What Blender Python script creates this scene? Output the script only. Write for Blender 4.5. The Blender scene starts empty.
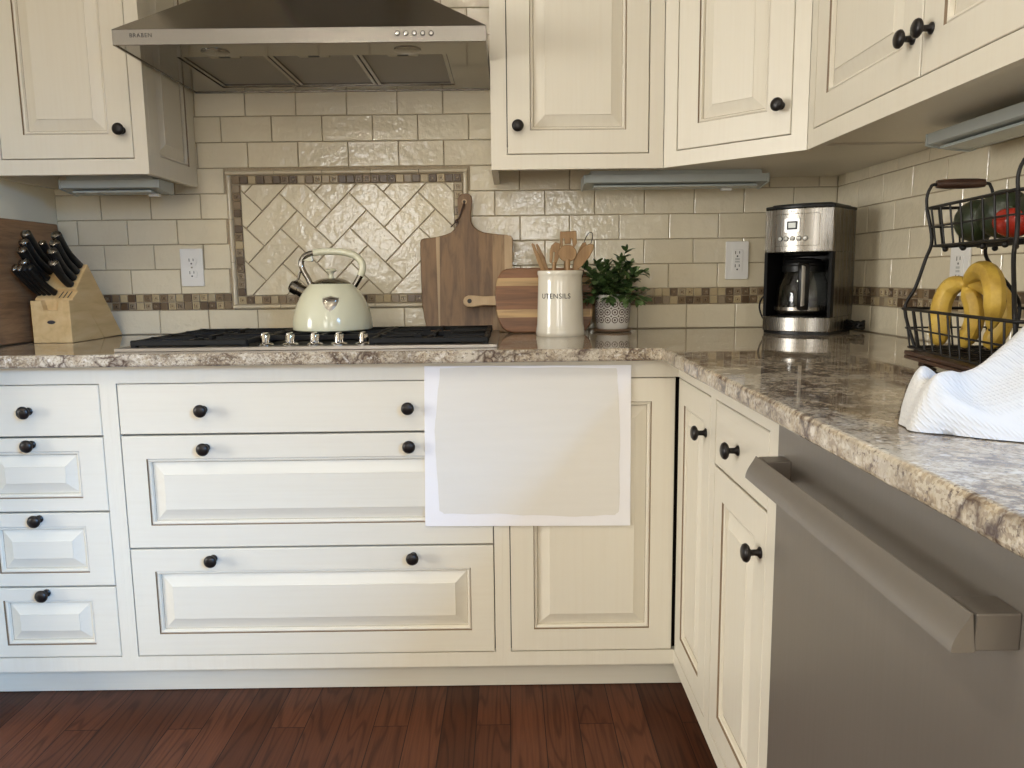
import bpy, bmesh, math, random
from mathutils import Vector, Matrix, noise

SC = bpy.context.scene
COL = SC.collection
PI = math.pi
rnd = random.Random(7)

# ------------------------------------------------------------------ camera
CX, CY, CZ = -.406, -2.4607, 1.0755
YAW, PIT, ROLL, FPX = .0024, -.1388, -.012, 771.3
F_ = Vector((math.sin(YAW) * math.cos(PIT), math.cos(YAW) * math.cos(PIT), math.sin(PIT)))
R0 = Vector((math.cos(YAW), -math.sin(YAW), 0))
U0 = R0.cross(F_)
R_ = R0 * math.cos(ROLL) + U0 * math.sin(ROLL)
U_ = -R0 * math.sin(ROLL) + U0 * math.cos(ROLL)
CAM = Vector((CX, CY, CZ))


def at(u, v, ax, val):
    """a point of the photograph measured onto the plane ax = val"""
    d = F_ + R_ * ((u - 512) / FPX) - U_ * ((v - 384) / FPX)
    i = 'xyz'.index(ax)
    return CAM + d * ((val - CAM[i]) / d[i])


cd = bpy.data.cameras.new('camera')
cam = bpy.data.objects.new('camera', cd)
COL.objects.link(cam)
cd.sensor_fit = 'HORIZONTAL'
cd.sensor_width = 36
cd.lens = FPX / 1024 * 36
cd.clip_start = .02
M = Matrix.Identity(4)
for i in range(3):
    M[i][0], M[i][1], M[i][2], M[i][3] = R_[i], U_[i], -F_[i], CAM[i]
cam.matrix_world = M
SC.camera = cam

# --------------------------------------------------------------- materials


class NT:
    def __init__(s, name):
        s.m = bpy.data.materials.new(name)
        s.m.use_nodes = True
        s.t = s.m.node_tree
        s.b = s.t.nodes['Principled BSDF']

    def n(s, typ, **kw):
        nd = s.t.nodes.new('ShaderNode' + typ)
        for k, v in kw.items():
            if k.startswith('_'):
                nd.inputs[k[1:].replace('_', ' ')].default_value = v
            else:
                setattr(nd, k, v)
        return nd

    def l(s, a, b):
        s.t.links.new(a, b)

    def ramp(s, fac, stops, interp='LINEAR'):
        r = s.n('ValToRGB')
        r.color_ramp.interpolation = interp
        e = r.color_ramp.elements
        while len(e) < len(stops):
            e.new(.5)
        for i, (p, c) in enumerate(stops):
            e[i].position = p
            e[i].color = (*c, 1)
        s.l(fac, r.inputs[0])
        return r.outputs[0]

    def mix(s, fac, a, b, mode='MIX'):
        m = s.n('Mix', data_type='RGBA', blend_type=mode)
        for idx, v in ((0, fac), (6, a), (7, b)):
            if hasattr(v, 'links') or hasattr(v, 'is_output'):
                s.l(v, m.inputs[idx])
            else:
                m.inputs[idx].default_value = v if idx == 0 else (*v, 1)
        return m.outputs[2]

    def coords(s, scale=(1, 1, 1), rot=(0, 0, 0), kind='Object'):
        tc = s.n('TexCoord')
        mp = s.n('Mapping')
        mp.inputs['Scale'].default_value = scale
        mp.inputs['Rotation'].default_value = rot
        s.l(tc.outputs[kind], mp.inputs['Vector'])
        return mp.outputs[0]

    def noise(s, vec, scale, detail=3, rough=.5, dist=0):
        nz = s.n('TexNoise', _Scale=scale, _Detail=detail, _Roughness=rough, _Distortion=dist)
        if vec is not None:
            s.l(vec, nz.inputs['Vector'])
        return nz

    def bump(s, h, strength=.2, distance=.001):
        b = s.n('Bump', _Strength=strength, _Distance=distance)
        s.l(h, b.inputs['Height'])
        s.l(b.outputs[0], s.b.inputs['Normal'])
        return b

    def col(s, c):
        s.l(c, s.b.inputs['Base Color'])


def plain(name, c, rough=.5, metal=0, spec=.5, **kw):
    k = NT(name)
    k.b.inputs['Base Color'].default_value = (*c, 1)
    k.b.inputs['Roughness'].default_value = rough
    k.b.inputs['Metallic'].default_value = metal
    k.b.inputs['Specular IOR Level'].default_value = spec
    for a, v in kw.items():
        k.b.inputs[a.replace('_', ' ')].default_value = v
    return k.m


def paint(name, grain):
    k = NT(name)
    sc = {'x': (2, 60, 60), 'z': (60, 60, 2)}[grain]
    nz = k.noise(k.coords(sc), 1.6, 5, .6)
    n2 = k.noise(k.coords((1, 1, 1)), 3, 3)
    c = k.ramp(nz.outputs[0], [(.25, (.69, .635, .52)), (.5, (.725, .68, .57)), (.8, (.745, .705, .60))])
    c = k.mix(n2.outputs[0], c, (.715, .665, .55))
    k.col(c)
    k.b.inputs['Roughness'].default_value = .34
    k.bump(nz.outputs[0], .05, .0006)
    return k.m


PAINT_V = paint('antique_white_paint_upright_grain', 'z')
PAINT_H = paint('antique_white_paint_level_grain', 'x')
GLAZE = plain('brown_glaze', (.21, .145, .085), .5)
GAP_SHADE = plain('gap_shade_black', (.010, .007, .005), .9, 0, .1)  # near-black paints in the shade of the gaps round the fronts
BRONZE = plain('oil_rubbed_bronze', (.014, .011, .010), .34, .35)
GROUT = None


def mk_grout():
    k = NT('grout')
    nz = k.noise(k.coords(), 180, 2)
    k.col(k.ramp(nz.outputs[0], [(.3, (.36, .29, .195)), (.7, (.46, .38, .265))]))
    k.b.inputs['Roughness'].default_value = .85
    return k.m


GROUT = mk_grout()


def mk_tile(name, a, b, wav=.62):
    k = NT(name)
    geo = k.n('NewGeometry')
    base = k.ramp(geo.outputs['Random Per Island'], [(0, a), (1, b)])
    cl = k.noise(k.coords(), 14, 4)
    base = k.mix(.35, base, k.ramp(cl.outputs[0], [(.3, a), (.7, b)]))
    k.col(base)
    k.b.inputs['Roughness'].default_value = .09
    k.b.inputs['Specular IOR Level'].default_value = .65
    w = k.n('TexNoise', _Scale=34.0, _Detail=3.0, _Roughness=.55)
    w.noise_dimensions = '4D'
    k.l(k.coords(), w.inputs['Vector'])
    mul = k.n('Math', operation='MULTIPLY')
    mul.inputs[1].default_value = 40
    k.l(geo.outputs['Random Per Island'], mul.inputs[0])
    k.l(mul.outputs[0], w.inputs['W'])
    w2 = k.noise(k.coords(), 120, 2)
    add = k.n('Math', operation='MULTIPLY_ADD')
    add.inputs[1].default_value = .12
    k.l(w2.outputs[0], add.inputs[0])
    k.l(w.outputs[0], add.inputs[2])
    k.bump(add.outputs[0], wav, .004)
    return k.m


TILE = mk_tile('glazed_beige_tile', (.66, .588, .432), (.74, .668, .505))
TRIMTILE = mk_tile('glazed_beige_trim', (.64, .565, .42), (.72, .645, .49), .2)


def mk_mosaic():
    k = NT('mosaic_tile')
    geo = k.n('NewGeometry')
    c = k.ramp(geo.outputs['Random Per Island'],
               [(0, (.115, .075, .043)), (.22, (.235, .17, .10)), (.40, (.42, .35, .235)), (.56, (.165, .115, .068)),
                (.68, (.30, .24, .165)), (.80, (.47, .385, .24))], 'CONSTANT')
    nz = k.noise(k.coords(), 90, 3)
    k.col(k.mix(.35, c, k.mix(nz.outputs[0], (.08, .05, .03), (.6, .52, .4)), 'SOFT_LIGHT'))
    k.b.inputs['Roughness'].default_value = .3
    k.bump(nz.outputs[0], .3, .001)
    return k.m


MOSAIC = mk_mosaic()


def mk_inset():
    k = NT('mosaic_inset')
    geo = k.n('NewGeometry')
    c = k.ramp(geo.outputs['Random Per Island'],
               [(0, (.30, .24, .17)), (.22, (.12, .085, .055)), (.40, (.20, .15, .095)), (.56, (.33, .27, .19)),
                (.68, (.13, .095, .06)), (.80, (.25, .19, .12))], 'CONSTANT')
    nz = k.noise(k.coords(), 140, 3)
    k.col(k.mix(.3, c, k.mix(nz.outputs[0], (.06, .04, .025), (.6, .52, .4)), 'SOFT_LIGHT'))
    k.b.inputs['Roughness'].default_value = .22
    return k.m


INSET = mk_inset()


def mk_granite():
    k = NT('cream_and_burgundy_granite')
    co = k.coords()
    warp = k.noise(co, 7, 4, .6)
    wv = k.n('VectorMath', operation='MULTIPLY_ADD')
    wv.inputs[1].default_value = (.12, .12, .12)
    k.l(warp.outputs['Color'], wv.inputs[0])
    k.l(co, wv.inputs[2])
    big = k.noise(wv.outputs[0], 17, 7, .68, .5)
    base = k.ramp(big.outputs[0], [(.32, (.075, .056, .043)), (.42, (.20, .15, .10)), (.49, (.42, .34, .235)),
                                   (.57, (.57, .505, .395)), (.68, (.27, .20, .125))])
    vor = k.n('TexVoronoi', feature='DISTANCE_TO_EDGE', _Scale=26.0)
    k.l(wv.outputs[0], vor.inputs['Vector'])
    vein = k.ramp(vor.outputs['Distance'], [(0, (1, 1, 1)), (.06, (.55, .55, .55)), (.16, (0, 0, 0))])
    patch = k.noise(co, 12, 3)
    pm = k.ramp(patch.outputs[0], [(.46, (0, 0, 0)), (.6, (1, 1, 1))])
    vm = k.n('Math', operation='MULTIPLY')
    k.l(vein, vm.inputs[0])
    k.l(pm, vm.inputs[1])
    cr_ = k.n('TexVoronoi', feature='F1', _Scale=300.0)
    k.l(co, cr_.inputs['Vector'])
    bw = k.n('SeparateColor')
    k.l(cr_.outputs['Color'], bw.inputs[0])
    base = k.mix(k.ramp(bw.outputs[0], [(.62, (0, 0, 0)), (.63, (.55, .55, .55))], 'CONSTANT'), base, (.22, .165, .12))
    base = k.mix(k.ramp(bw.outputs[1], [(.80, (0, 0, 0)), (.81, (.55, .55, .55))], 'CONSTANT'), base, (.58, .52, .415))
    lg = k.noise(wv.outputs[0], 5.5, 5, .6)
    base = k.mix(k.ramp(lg.outputs[0], [(.50, (0, 0, 0)), (.62, (.62, .62, .62))]), base, (.56, .505, .41))
    base = k.mix(k.ramp(lg.outputs[0], [(.30, (.75, .75, .75)), (.43, (0, 0, 0))]), base, (.10, .070, .046))
    c = k.mix(vm.outputs[0], base, (.070, .040, .030))
    sp = k.noise(co, 130, 3, .7)
    sm = k.ramp(sp.outputs[0], [(.57, (0, 0, 0)), (.65, (.85, .85, .85))])
    c = k.mix(sm, c, (.10, .07, .06))
    s2 = k.noise(co, 60, 3, .6)
    m2 = k.ramp(s2.outputs[0], [(.60, (0, 0, 0)), (.72, (.7, .7, .7))])
    c = k.mix(m2, c, (.80, .76, .68))
    k.col(c)
    k.b.inputs['Roughness'].default_value = .04
    k.b.inputs['Specular IOR Level'].default_value = .55
    return k.m


GRANITE = mk_granite()


def mk_floor():
    k = NT('red_brown_oak_planks')
    co = k.coords((1, 1, 1), (0, 0, PI / 2))
    br = k.n('TexBrick', offset=.37, offset_frequency=3, _Scale=1.0, _Mortar_Size=.0011, _Mortar_Smooth=.1,
             _Bias=0.0, _Brick_Width=1.15, _Row_Height=.083)
    br.inputs['Color1'].default_value = (.0, .0, .0, 1)
    br.inputs['Color2'].default_value = (1, 1, 1, 1)
    br.inputs['Mortar'].default_value = (.5, .5, .5, 1)
    k.l(co, br.inputs['Vector'])
    # grain, shifted from plank to plank
    sh = k.n('VectorMath', operation='MULTIPLY_ADD')
    sh.inputs[1].default_value = (3.1, 7.7, 0)
    k.l(br.outputs['Color'], sh.inputs[0])
    k.l(k.coords((1, 1, 1)), sh.inputs[2])
    mp = k.n('Mapping')
    mp.inputs['Scale'].default_value = (9, .75, 1)
    k.l(sh.outputs[0], mp.inputs['Vector'])
    fld = k.noise(mp.outputs[0], 1.0, 2, .5)
    ml = k.n('Math', operation='MULTIPLY')
    ml.inputs[1].default_value = 95
    k.l(fld.outputs[0], ml.inputs[0])
    wv = k.n('Math', operation='SINE')
    k.l(ml.outputs[0], wv.inputs[0])
    g2 = k.noise(k.coords((170, 5, 1)), 1, 4, .6)
    base = k.ramp(br.outputs['Color'], [(0, (.066, .022, .010)), (.5, (.088, .030, .0145)), (1, (.115, .041, .020))])
    gr = k.ramp(wv.outputs[0], [(.0, (1.08, 1.08, 1.08)), (.55, (.98, .98, .98)), (1, (.55, .53, .52))])
    c = k.mix(.75, base, gr, 'MULTIPLY')
    g = k.ramp(g2.outputs[0], [(.3, (.55, .55, .55)), (.6, (1.1, 1.1, 1.1))])
    c = k.mix(.6, c, g, 'MULTIPLY')
    c = k.mix(br.outputs['Fac'], c, (.012, .006, .004))
    k.col(c)
    k.b.inputs['Roughness'].default_value = .42
    k.b.inputs['Specular IOR Level'].default_value = .16
    k.bump(g2.outputs[0], .15, .0006)
    return k.m


FLOOR = mk_floor()


def wood(name, stops, scale=(40, 40, 3), rough=.5, bumpy=.12):
    k = NT(name)
    nz = k.noise(k.coords(scale), 1.3, 5, .6, .4)
    k.col(k.ramp(nz.outputs[0], stops))
    k.b.inputs['Roughness'].default_value = rough
    k.bump(nz.outputs[0], bumpy, .0008)
    return k.m


def striped_wood(name, axis, width, stops, grain, rough=.45):
    """staves glued side by side: a constant random colour per stave plus grain"""
    k = NT(name)
    tc = k.n('TexCoord')
    sx = k.n('SeparateXYZ')
    k.l(tc.outputs['Object'], sx.inputs[0])
    dv = k.n('Math', operation='DIVIDE')
    dv.inputs[1].default_value = width
    k.l(sx.outputs['XYZ'.index(axis)], dv.inputs[0])
    fl = k.n('Math', operation='FLOOR')
    k.l(dv.outputs[0], fl.inputs[0])
    wn = k.n('TexWhiteNoise', noise_dimensions='1D')
    k.l(fl.outputs[0], wn.inputs['W'])
    c = k.ramp(wn.outputs['Value'], stops, 'CONSTANT')
    nz = k.noise(k.coords(grain), 1.2, 5, .6, .5)
    g = k.ramp(nz.outputs[0], [(.28, (.42, .37, .33)), (.52, (.98, .97, .95)), (.75, (1.25, 1.22, 1.18))])
    k.col(k.mix(.85, c, g, 'MULTIPLY'))
    k.b.inputs['Roughness'].default_value = rough
    k.bump(nz.outputs[0], .1, .0006)
    return k.m


def steel(name, c=(.55, .53, .50), rough=.28, brush=(3, 3, 300), amount=.12):
    k = NT(name)
    nz = k.noise(k.coords(brush), 1, 3)
    k.b.inputs['Base Color'].default_value = (*c, 1)
    k.b.inputs['Metallic'].default_value = 1
    k.l(k.ramp(nz.outputs[0], [(.2, (rough - amount * .5,) * 3), (.8, (rough + amount * .5,) * 3)]),
        k.b.inputs['Roughness'])
    k.b.inputs['Anisotropic'].default_value = .4
    return k.m


STEEL = steel('brushed_stainless_steel', (.27, .25, .22), .27, (160, 160, 2), .06)
HOODSTEEL = steel('hood_stainless_steel', (.30, .28, .25), .24, (3, 300, 300), .06)
DWSTEEL = steel('slate_stainless_steel', (.24, .215, .185), .42, (200, 200, 2), .06)
DWSTEEL.node_tree.nodes['Principled BSDF'].inputs['Metallic'].default_value = .55
RIMSTEEL = plain('satin_steel', (.36, .325, .28), .42, .85)
CHROME = plain('polished_chrome', (.75, .73, .70), .08, 1)
DARKCHROME = plain('dark_polished_steel', (.26, .24, .21), .12, 1)
BLACKIRON = plain('black_cast_iron', (.006, .006, .006), .55, 0, .28)
BLACKENAMEL = plain('black_enamel', (.006, .006, .006), .4, 0, .3)
BLACKPLASTIC = plain('black_plastic', (.006, .006, .006), .38, 0, .35)
BLACKWIRE = plain('black_wire', (.007, .006, .0055), .45, 0, .35)
MATTBLACK = plain('matt_black_plastic', (.007, .007, .007), .7, 0, .2)
WHITEPLASTIC = plain('white_plastic', (.80, .79, .76), .3)
SLOT = plain('dark_slot', (.03, .028, .026), .6)
CREAMENAMEL = plain('cream_enamel', (.68, .665, .49), .12, 0, .6)
CERAMIC = plain('cream_glazed_ceramic', (.74, .70, .60), .12, 0, .6)
INK = plain('grey_ink', (.035, .032, .03), .6)
LIGHTBAR = plain('pale_grey_metal', (.40, .425, .40), .4, .2)
LENS = plain('frosted_lens', (.34, .38, .36), .25)
GLASS = plain('clear_glass', (.95, .95, .93), .02, 0, .5, Transmission_Weight=1.0, IOR=1.45)
WALLPAINT = plain('wall_paint', (.80, .74, .57), .6)
CEILPAINT = plain('ceiling_paint', (.78, .76, .71), .8)
MAPLE = wood('maple', [(.2, (.50, .315, .12)), (.5, (.64, .43, .19)), (.85, (.73, .53, .265))], (30, 4, 30))
TOOLWOOD = wood('beech', [(.2, (.19, .10, .038)), (.5, (.31, .18, .075)), (.85, (.43, .275, .13))], (60, 60, 6))
OLDWOOD = wood('dark_old_wood', [(.2, (.10, .05, .027)), (.55, (.185, .10, .055)), (.85, (.27, .16, .09))], (30, 4, 40))
DARKWOOD = wood('dark_stained_wood', [(.2, (.028, .013, .008)), (.8, (.075, .034, .02))], (30, 4, 30), .4)


def mk_butcher():
    k = NT('end_grain_board')
    co = k.coords((1, 1, 1))
    nz = k.noise(k.coords((30, 5, 60)), 1, 6, .65, .8)
    c = k.ramp(nz.outputs[0], [(.25, (.12, .058, .025)), (.5, (.25, .132, .060)), (.8, (.36, .21, .10))])
    n2 = k.noise(co, 5, 3)
    c = k.mix(k.ramp(n2.outputs[0], [(.5, (0, 0, 0)), (.68, (.7, .7, .7))]), c, (.095, .05, .03))
    k.col(c)
    k.b.inputs['Roughness'].default_value = .5
    return k.m


BUTCHER = mk_butcher()
ACACIA = striped_wood('acacia_staves', 'X', .043, [(0, (.225, .128, .058)), (.3, (.29, .175, .082)), (.55, (.175, .096, .043)),
                                                  (.78, (.33, .21, .105))], (55, 55, 3))
ACACIA2 = striped_wood('two_tone_staves', 'Z', .0235, [(0, (.19, .085, .036)), (.34, (.56, .39, .20)), (.52, (.23, .105, .045)),
                                                     (.80, (.50, .33, .155))], (4, 60, 60))
PALEWOOD = wood('pale_sapwood', [(.2, (.42, .29, .16)), (.8, (.56, .41, .25))], (50, 50, 3))

# ----------------------------------------------------------- mesh helpers


def box(bm, x0, x1, y0, y1, z0, z1, mi=0, rot=None):
    vs = [bm.verts.new((x, y, z)) for z in (z0, z1) for y in (y0, y1) for x in (x0, x1)]
    if rot:
        for v in vs:
            v.co = rot @ v.co
    q = [(0, 2, 3, 1), (4, 5, 7, 6), (0, 1, 5, 4), (2, 6, 7, 3), (0, 4, 6, 2), (1, 3, 7, 5)]
    fs = [bm.faces.new([vs[i] for i in a]) for a in q]
    for f in fs:
        f.material_index = mi
    return fs


def prism(bm, pts, ext, mi=0):
    """pts: closed outline of 3-D points, ext: extrusion vector"""
    ext = Vector(ext)
    a = [bm.verts.new(p) for p in pts]
    b = [bm.verts.new(Vector(p) + ext) for p in pts]
    n = len(a)
    fs = [bm.faces.new(a), bm.faces.new(list(reversed(b)))]
    for i in range(n):
        fs.append(bm.faces.new((a[i], b[i], b[(i + 1) % n], a[(i + 1) % n])))
    for f in fs:
        f.material_index = mi
    return fs


def lathe(bm, prof, seg=32, c=(0, 0, 0), mi=0, mat=None, cap=True):
    """prof: (radius, z) from bottom to top"""
    rings = []
    c = Vector(c)
    for r, z in prof:
        ring = []
        for i in range(seg):
            a = 2 * PI * i / seg
            p = Vector((r * math.cos(a), r * math.sin(a), z))
            if mat:
                p = mat @ p
            ring.append(bm.verts.new(p + c))
        rings.append(ring)
    for k in range(len(rings) - 1):
        for i in range(seg):
            j = (i + 1) % seg
            f = bm.faces.new((rings[k][i], rings[k][j], rings[k + 1][j], rings[k + 1][i]))
            f.material_index = mi
    if cap:
        if prof[0][0] > 1e-6:
            bm.faces.new(list(reversed(rings[0]))).material_index = mi
        if prof[-1][0] > 1e-6:
            bm.faces.new(rings[-1]).material_index = mi
    return rings


def smooth_path(pts, sub=6):
    pts = [Vector(p) for p in pts]
    out = []
    n = len(pts)
    for i in range(n - 1):
        p0, p1, p2, p3 = pts[max(i - 1, 0)], pts[i], pts[i + 1], pts[min(i + 2, n - 1)]
        for k in range(sub):
            t = k / sub
            out.append(.5 * ((2 * p1) + (-p0 + p2) * t + (2 * p0 - 5 * p1 + 4 * p2 - p3) * t * t +
                             (-p0 + 3 * p1 - 3 * p2 + p3) * t ** 3))
    out.append(pts[-1])
    return out


def tube(bm, pts, r, seg=8, mi=0, closed=False, sx=1, sy=1, up=None):
    """r: a radius or a list of radii; sx, sy squash the section"""
    pts = [Vector(p) for p in pts]
    n = len(pts)
    rs = r if isinstance(r, (list, tuple)) else [r] * n
    ref = Vector(up) if up else None
    rings = []
    for i, p in enumerate(pts):
        if closed:
            t = pts[(i + 1) % n] - pts[i - 1]
        else:
            t = pts[min(i + 1, n - 1)] - pts[max(i - 1, 0)]
        t.normalize()
        if ref is None:
            ref = Vector((0, 0, 1)) if abs(t.z) < .9 else Vector((1, 0, 0))
        a = t.cross(ref)
        if a.length < 1e-5:
            a = t.orthogonal()
        a.normalize()
        b = a.cross(t)
        if not up:
            ref = b
        rings.append([bm.verts.new(p + (a * math.cos(2 * PI * k / seg) * sx + b * math.sin(2 * PI * k / seg) * sy) * rs[i])
                      for k in range(seg)])
    m = n if closed else n - 1
    for i in range(m):
        A, B = rings[i], rings[(i + 1) % n]
        for k in range(seg):
            bm.faces.new((A[k], A[(k + 1) % seg], B[(k + 1) % seg], B[k])).material_index = mi
    if not closed:
        bm.faces.new(list(reversed(rings[0]))).material_index = mi
        bm.faces.new(rings[-1]).material_index = mi
    return rings


def rrect(x0, x1, z0, z1, r, n=5):
    out = []
    for cx, cz, a0 in ((x1 - r, z1 - r, 0), (x0 + r, z1 - r, 90), (x0 + r, z0 + r, 180), (x1 - r, z0 + r, 270)):
        for k in range(n + 1):
            a = math.radians(a0 + 90 * k / n)
            out.append((cx + r * math.cos(a), cz + r * math.sin(a)))
    return out


def ball(bm, c, r, sx=1, sy=1, sz=1, seg=20, mi=0):
    before = len(bm.verts)
    ret = bmesh.ops.create_uvsphere(bm, u_segments=seg, v_segments=seg * 2 // 3, radius=r)
    for v in ret['verts']:
        v.co = Vector((v.co.x * sx, v.co.y * sy, v.co.z * sz)) + Vector(c)
    return ret['verts']


def obj(name, bm, mats, parent=None, smooth=None, bevel=0, seg=2, loc=None, rotz=None):
    bmesh.ops.recalc_face_normals(bm, faces=bm.faces)
    me = bpy.data.meshes.new(name)
    bm.to_mesh(me)
    bm.free()
    if not isinstance(mats, (list, tuple)):
        mats = [mats]
    for m in mats:
        me.materials.append(m)
    if smooth:
        for p in me.polygons:
            p.use_smooth = True
        me.set_sharp_from_angle(angle=math.radians(smooth))
    o = bpy.data.objects.new(name, me)
    COL.objects.link(o)
    if parent:
        o.parent = parent
    if bevel:
        md = o.modifiers.new('edge', 'BEVEL')
        md.width = bevel
        md.segments = seg
        md.limit_method = 'ANGLE'
        md.angle_limit = math.radians(40)
        md.harden_normals = False
    if loc:
        o.location = loc
    if rotz is not None:
        o.rotation_euler.z = rotz
    return o


def tag(o, label, cat, group=None):
    o['label'] = label
    o['category'] = cat
    if group:
        o['group'] = group
    return o


def thing(name, label, cat, loc=(0, 0, 0), rotz=0, group=None):
    o = bpy.data.objects.new(name, None)
    o.empty_display_size = .05
    COL.objects.link(o)
    o.location = loc
    o.rotation_euler.z = rotz
    return tag(o, label, cat, group)


def struct(name, bm, mats, parent=None, **kw):
    o = obj(name, bm, mats, parent, **kw)
    if not parent:
        o['kind'] = 'structure'
    return o


def B():
    return bmesh.new()


def text_mesh(name, body, size, mat, parent, place, extrude=.0004, bend=None, space=1.0):
    """place: Matrix for text laid in its own x-y plane; bend: radius for lettering round a vertical cylinder"""
    cu = bpy.data.curves.new(name + '_font', 'FONT')
    cu.body = body
    cu.size = size
    cu.align_x = 'CENTER'
    cu.align_y = 'CENTER'
    cu.extrude = extrude
    cu.space_character = space
    tmp = bpy.data.objects.new(name + '_tmp', cu)
    COL.objects.link(tmp)
    dg = bpy.context.evaluated_depsgraph_get()
    me = bpy.data.meshes.new_from_object(tmp.evaluated_get(dg))
    bpy.data.objects.remove(tmp)
    me.name = name
    for v in me.vertices:
        x, y, z = v.co
        if bend:
            a = x / bend[0]
            r = bend[0] + z + .0002
            v.co = Vector((r * math.sin(a + bend[1]), -r * math.cos(a + bend[1]), y))
        v.co = place @ v.co
    me.materials.clear()
    me.materials.append(mat)
    o = bpy.data.objects.new(name, me)
    COL.objects.link(o)
    o.parent = parent
    return o


# ------------------------------------------------------------- dimensions
XR = .622            # tiled wall on the sink side
XL = -1.8155         # painted wall beside the knife block
ZC = .905            # counter top
ZCB = .875
BF = -.619           # base cabinet faces
UF = -.33            # upper cabinet faces
UB = 1.359           # upper cabinet bottoms
UT = 2.42
CEIL = 2.6
XB, YB = -5.0, -5.6  # the open room behind the camera

# ------------------------------------------------------------- the setting
bm = B()
box(bm, XB, XR + .1, YB, .1, -.06, 0)
struct('floor', bm, FLOOR)
bm = B()
box(bm, XB, XR + .1, YB, .1, CEIL, CEIL + .06)
struct('ceiling', bm, CEILPAINT)
bm = B()
box(bm, XB, XR + .1, .006, .1, 0, CEIL)
wall_back = struct('wall_back', bm, GROUT)
bm = B()
box(bm, XL - .1, XL, -.80, .006, 0, CEIL)
struct('wall_left', bm, WALLPAINT)

WIN_R = (-4.75, -2.85, .12, 1.93)   # glazed door past the worktop
bm = B()
y0, y1, z0, z1 = WIN_R
X0, X1 = XR + .006, XR + .1
box(bm, X0, X1, y1, .1, 0, CEIL)
box(bm, X0, X1, YB, y0, 0, CEIL)
box(bm, X0, X1, y0, y1, 0, z0)
box(bm, X0, X1, y0, y1, z1, CEIL)
wall_right = struct('wall_right', bm, [GROUT])


def window(name, axis, plane, a0, a1, z0, z1, nx, nz, d=.05):
    bm = B()

    def bar(p0, p1, q0, q1):
        if axis == 'x':
            box(bm, plane, plane + d, p0, p1, q0, q1)
        else:
            box(bm, p0, p1, plane - d, plane, q0, q1)
    w = .05
    bar(a0, a1, z0, z0 + w); bar(a0, a1, z1 - w, z1)
    bar(a0, a0 + w, z0 + w, z1 - w); bar(a1 - w, a1, z0 + w, z1 - w)
    for i in range(1, nx):
        c = a0 + (a1 - a0) * i / nx
        bar(c - .012, c + .012, z0 + w, z1 - w)
    for i in range(1, nz):
        c = z0 + (z1 - z0) * i / nz
        bar(a0 + w, a1 - w, c - .012, c + .012)
    struct(name, bm, WHITEPLASTIC)


window('window_1', 'x', XR + .03, y0, y1, z0, z1, 2, 2)
# wall behind the camera with a wide glazed opening and a second window
WB = [(-2.2, -1.3, .8, 2.1), (-.40, .18, 1.0, 1.95)]
bm = B()
xs = [XB, WB[0][0], WB[0][1], WB[1][0], WB[1][1], XR + .1]
for i in range(0, 6, 2):
    box(bm, xs[i], xs[i + 1], YB - .1, YB, 0, CEIL)
for a0, a1, q0, q1 in WB:
    box(bm, a0, a1, YB - .1, YB, 0, q0)
    box(bm, a0, a1, YB - .1, YB, q1, CEIL)
struct('wall_front', bm, WALLPAINT)
window('window_2', 'y', YB - .03, *WB[0], 3, 1)
window('window_3', 'y', YB - .03, *WB[1], 2, 2)
WF = (-4.2, -1.6, .6, 2.2)
bm = B()
box(bm, XB - .1, XB, WF[1], .1, 0, CEIL)
box(bm, XB - .1, XB, YB, WF[0], 0, CEIL)
box(bm, XB - .1, XB, WF[0], WF[1], 0, WF[2])
box(bm, XB - .1, XB, WF[0], WF[1], WF[3], CEIL)
struct('wall_side', bm, WALLPAINT)
window('window_4', 'x', XB - .08, *WF, 3, 1)

# ------------------------------------------------ tiles of the back splash
TW, TH, GR = .1528, .0742, .0028   # tile face and grout
PX, PZ = .1556, .077
FX0, FX1, FZ0, FZ1 = -1.279, -.531, .982, 1.409   # framed panel behind the stove


def tile(bm, a0, a1, z0, z1, plane='y', off=0, depth=.006, ch=.0016):
    """pillowed tile with a chamfered edge, face towards -y or -x"""
    if a1 - a0 < .006 or z1 - z0 < .006:
        return
    tl = [rnd.uniform(-.0009, .0009) for _ in range(4)]

    def P(a, d, z):
        return (a, d + off, z) if plane == 'y' else (d + off + XR, a, z)
    o = [(a0, z0), (a1, z0), (a1, z1), (a0, z1)]
    i_ = [(a0 + ch, z0 + ch), (a1 - ch, z0 + ch), (a1 - ch, z1 - ch), (a0 + ch, z1 - ch)]
    v0 = [bm.verts.new(P(a, depth, z)) for a, z in o]
    v1 = [bm.verts.new(P(a, .0012 + tl[k] * .3, z)) for k, (a, z) in enumerate(o)]
    v2 = [bm.verts.new(P(a, 0 + tl[k] * .5, z)) for k, (a, z) in enumerate(i_)]
    for A, C in ((v0, v1), (v1, v2)):
        for k in range(4):
            bm.faces.new((A[k], A[(k + 1) % 4], C[(k + 1) % 4], C[k]))
    bm.faces.new(v2)


def clip_tile(bm, a0, a1, z0, z1):
    if a1 <= FX0 or a0 >= FX1 or z1 <= FZ0 + .003 or z0 >= FZ1 - .003:
        tile(bm, a0, a1, z0, z1)
        return
    if a0 < FX0:
        tile(bm, a0, FX0 - .002, z0, z1)
    if a1 > FX1:
        tile(bm, FX1 + .002, a1, z0, z1)


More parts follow.
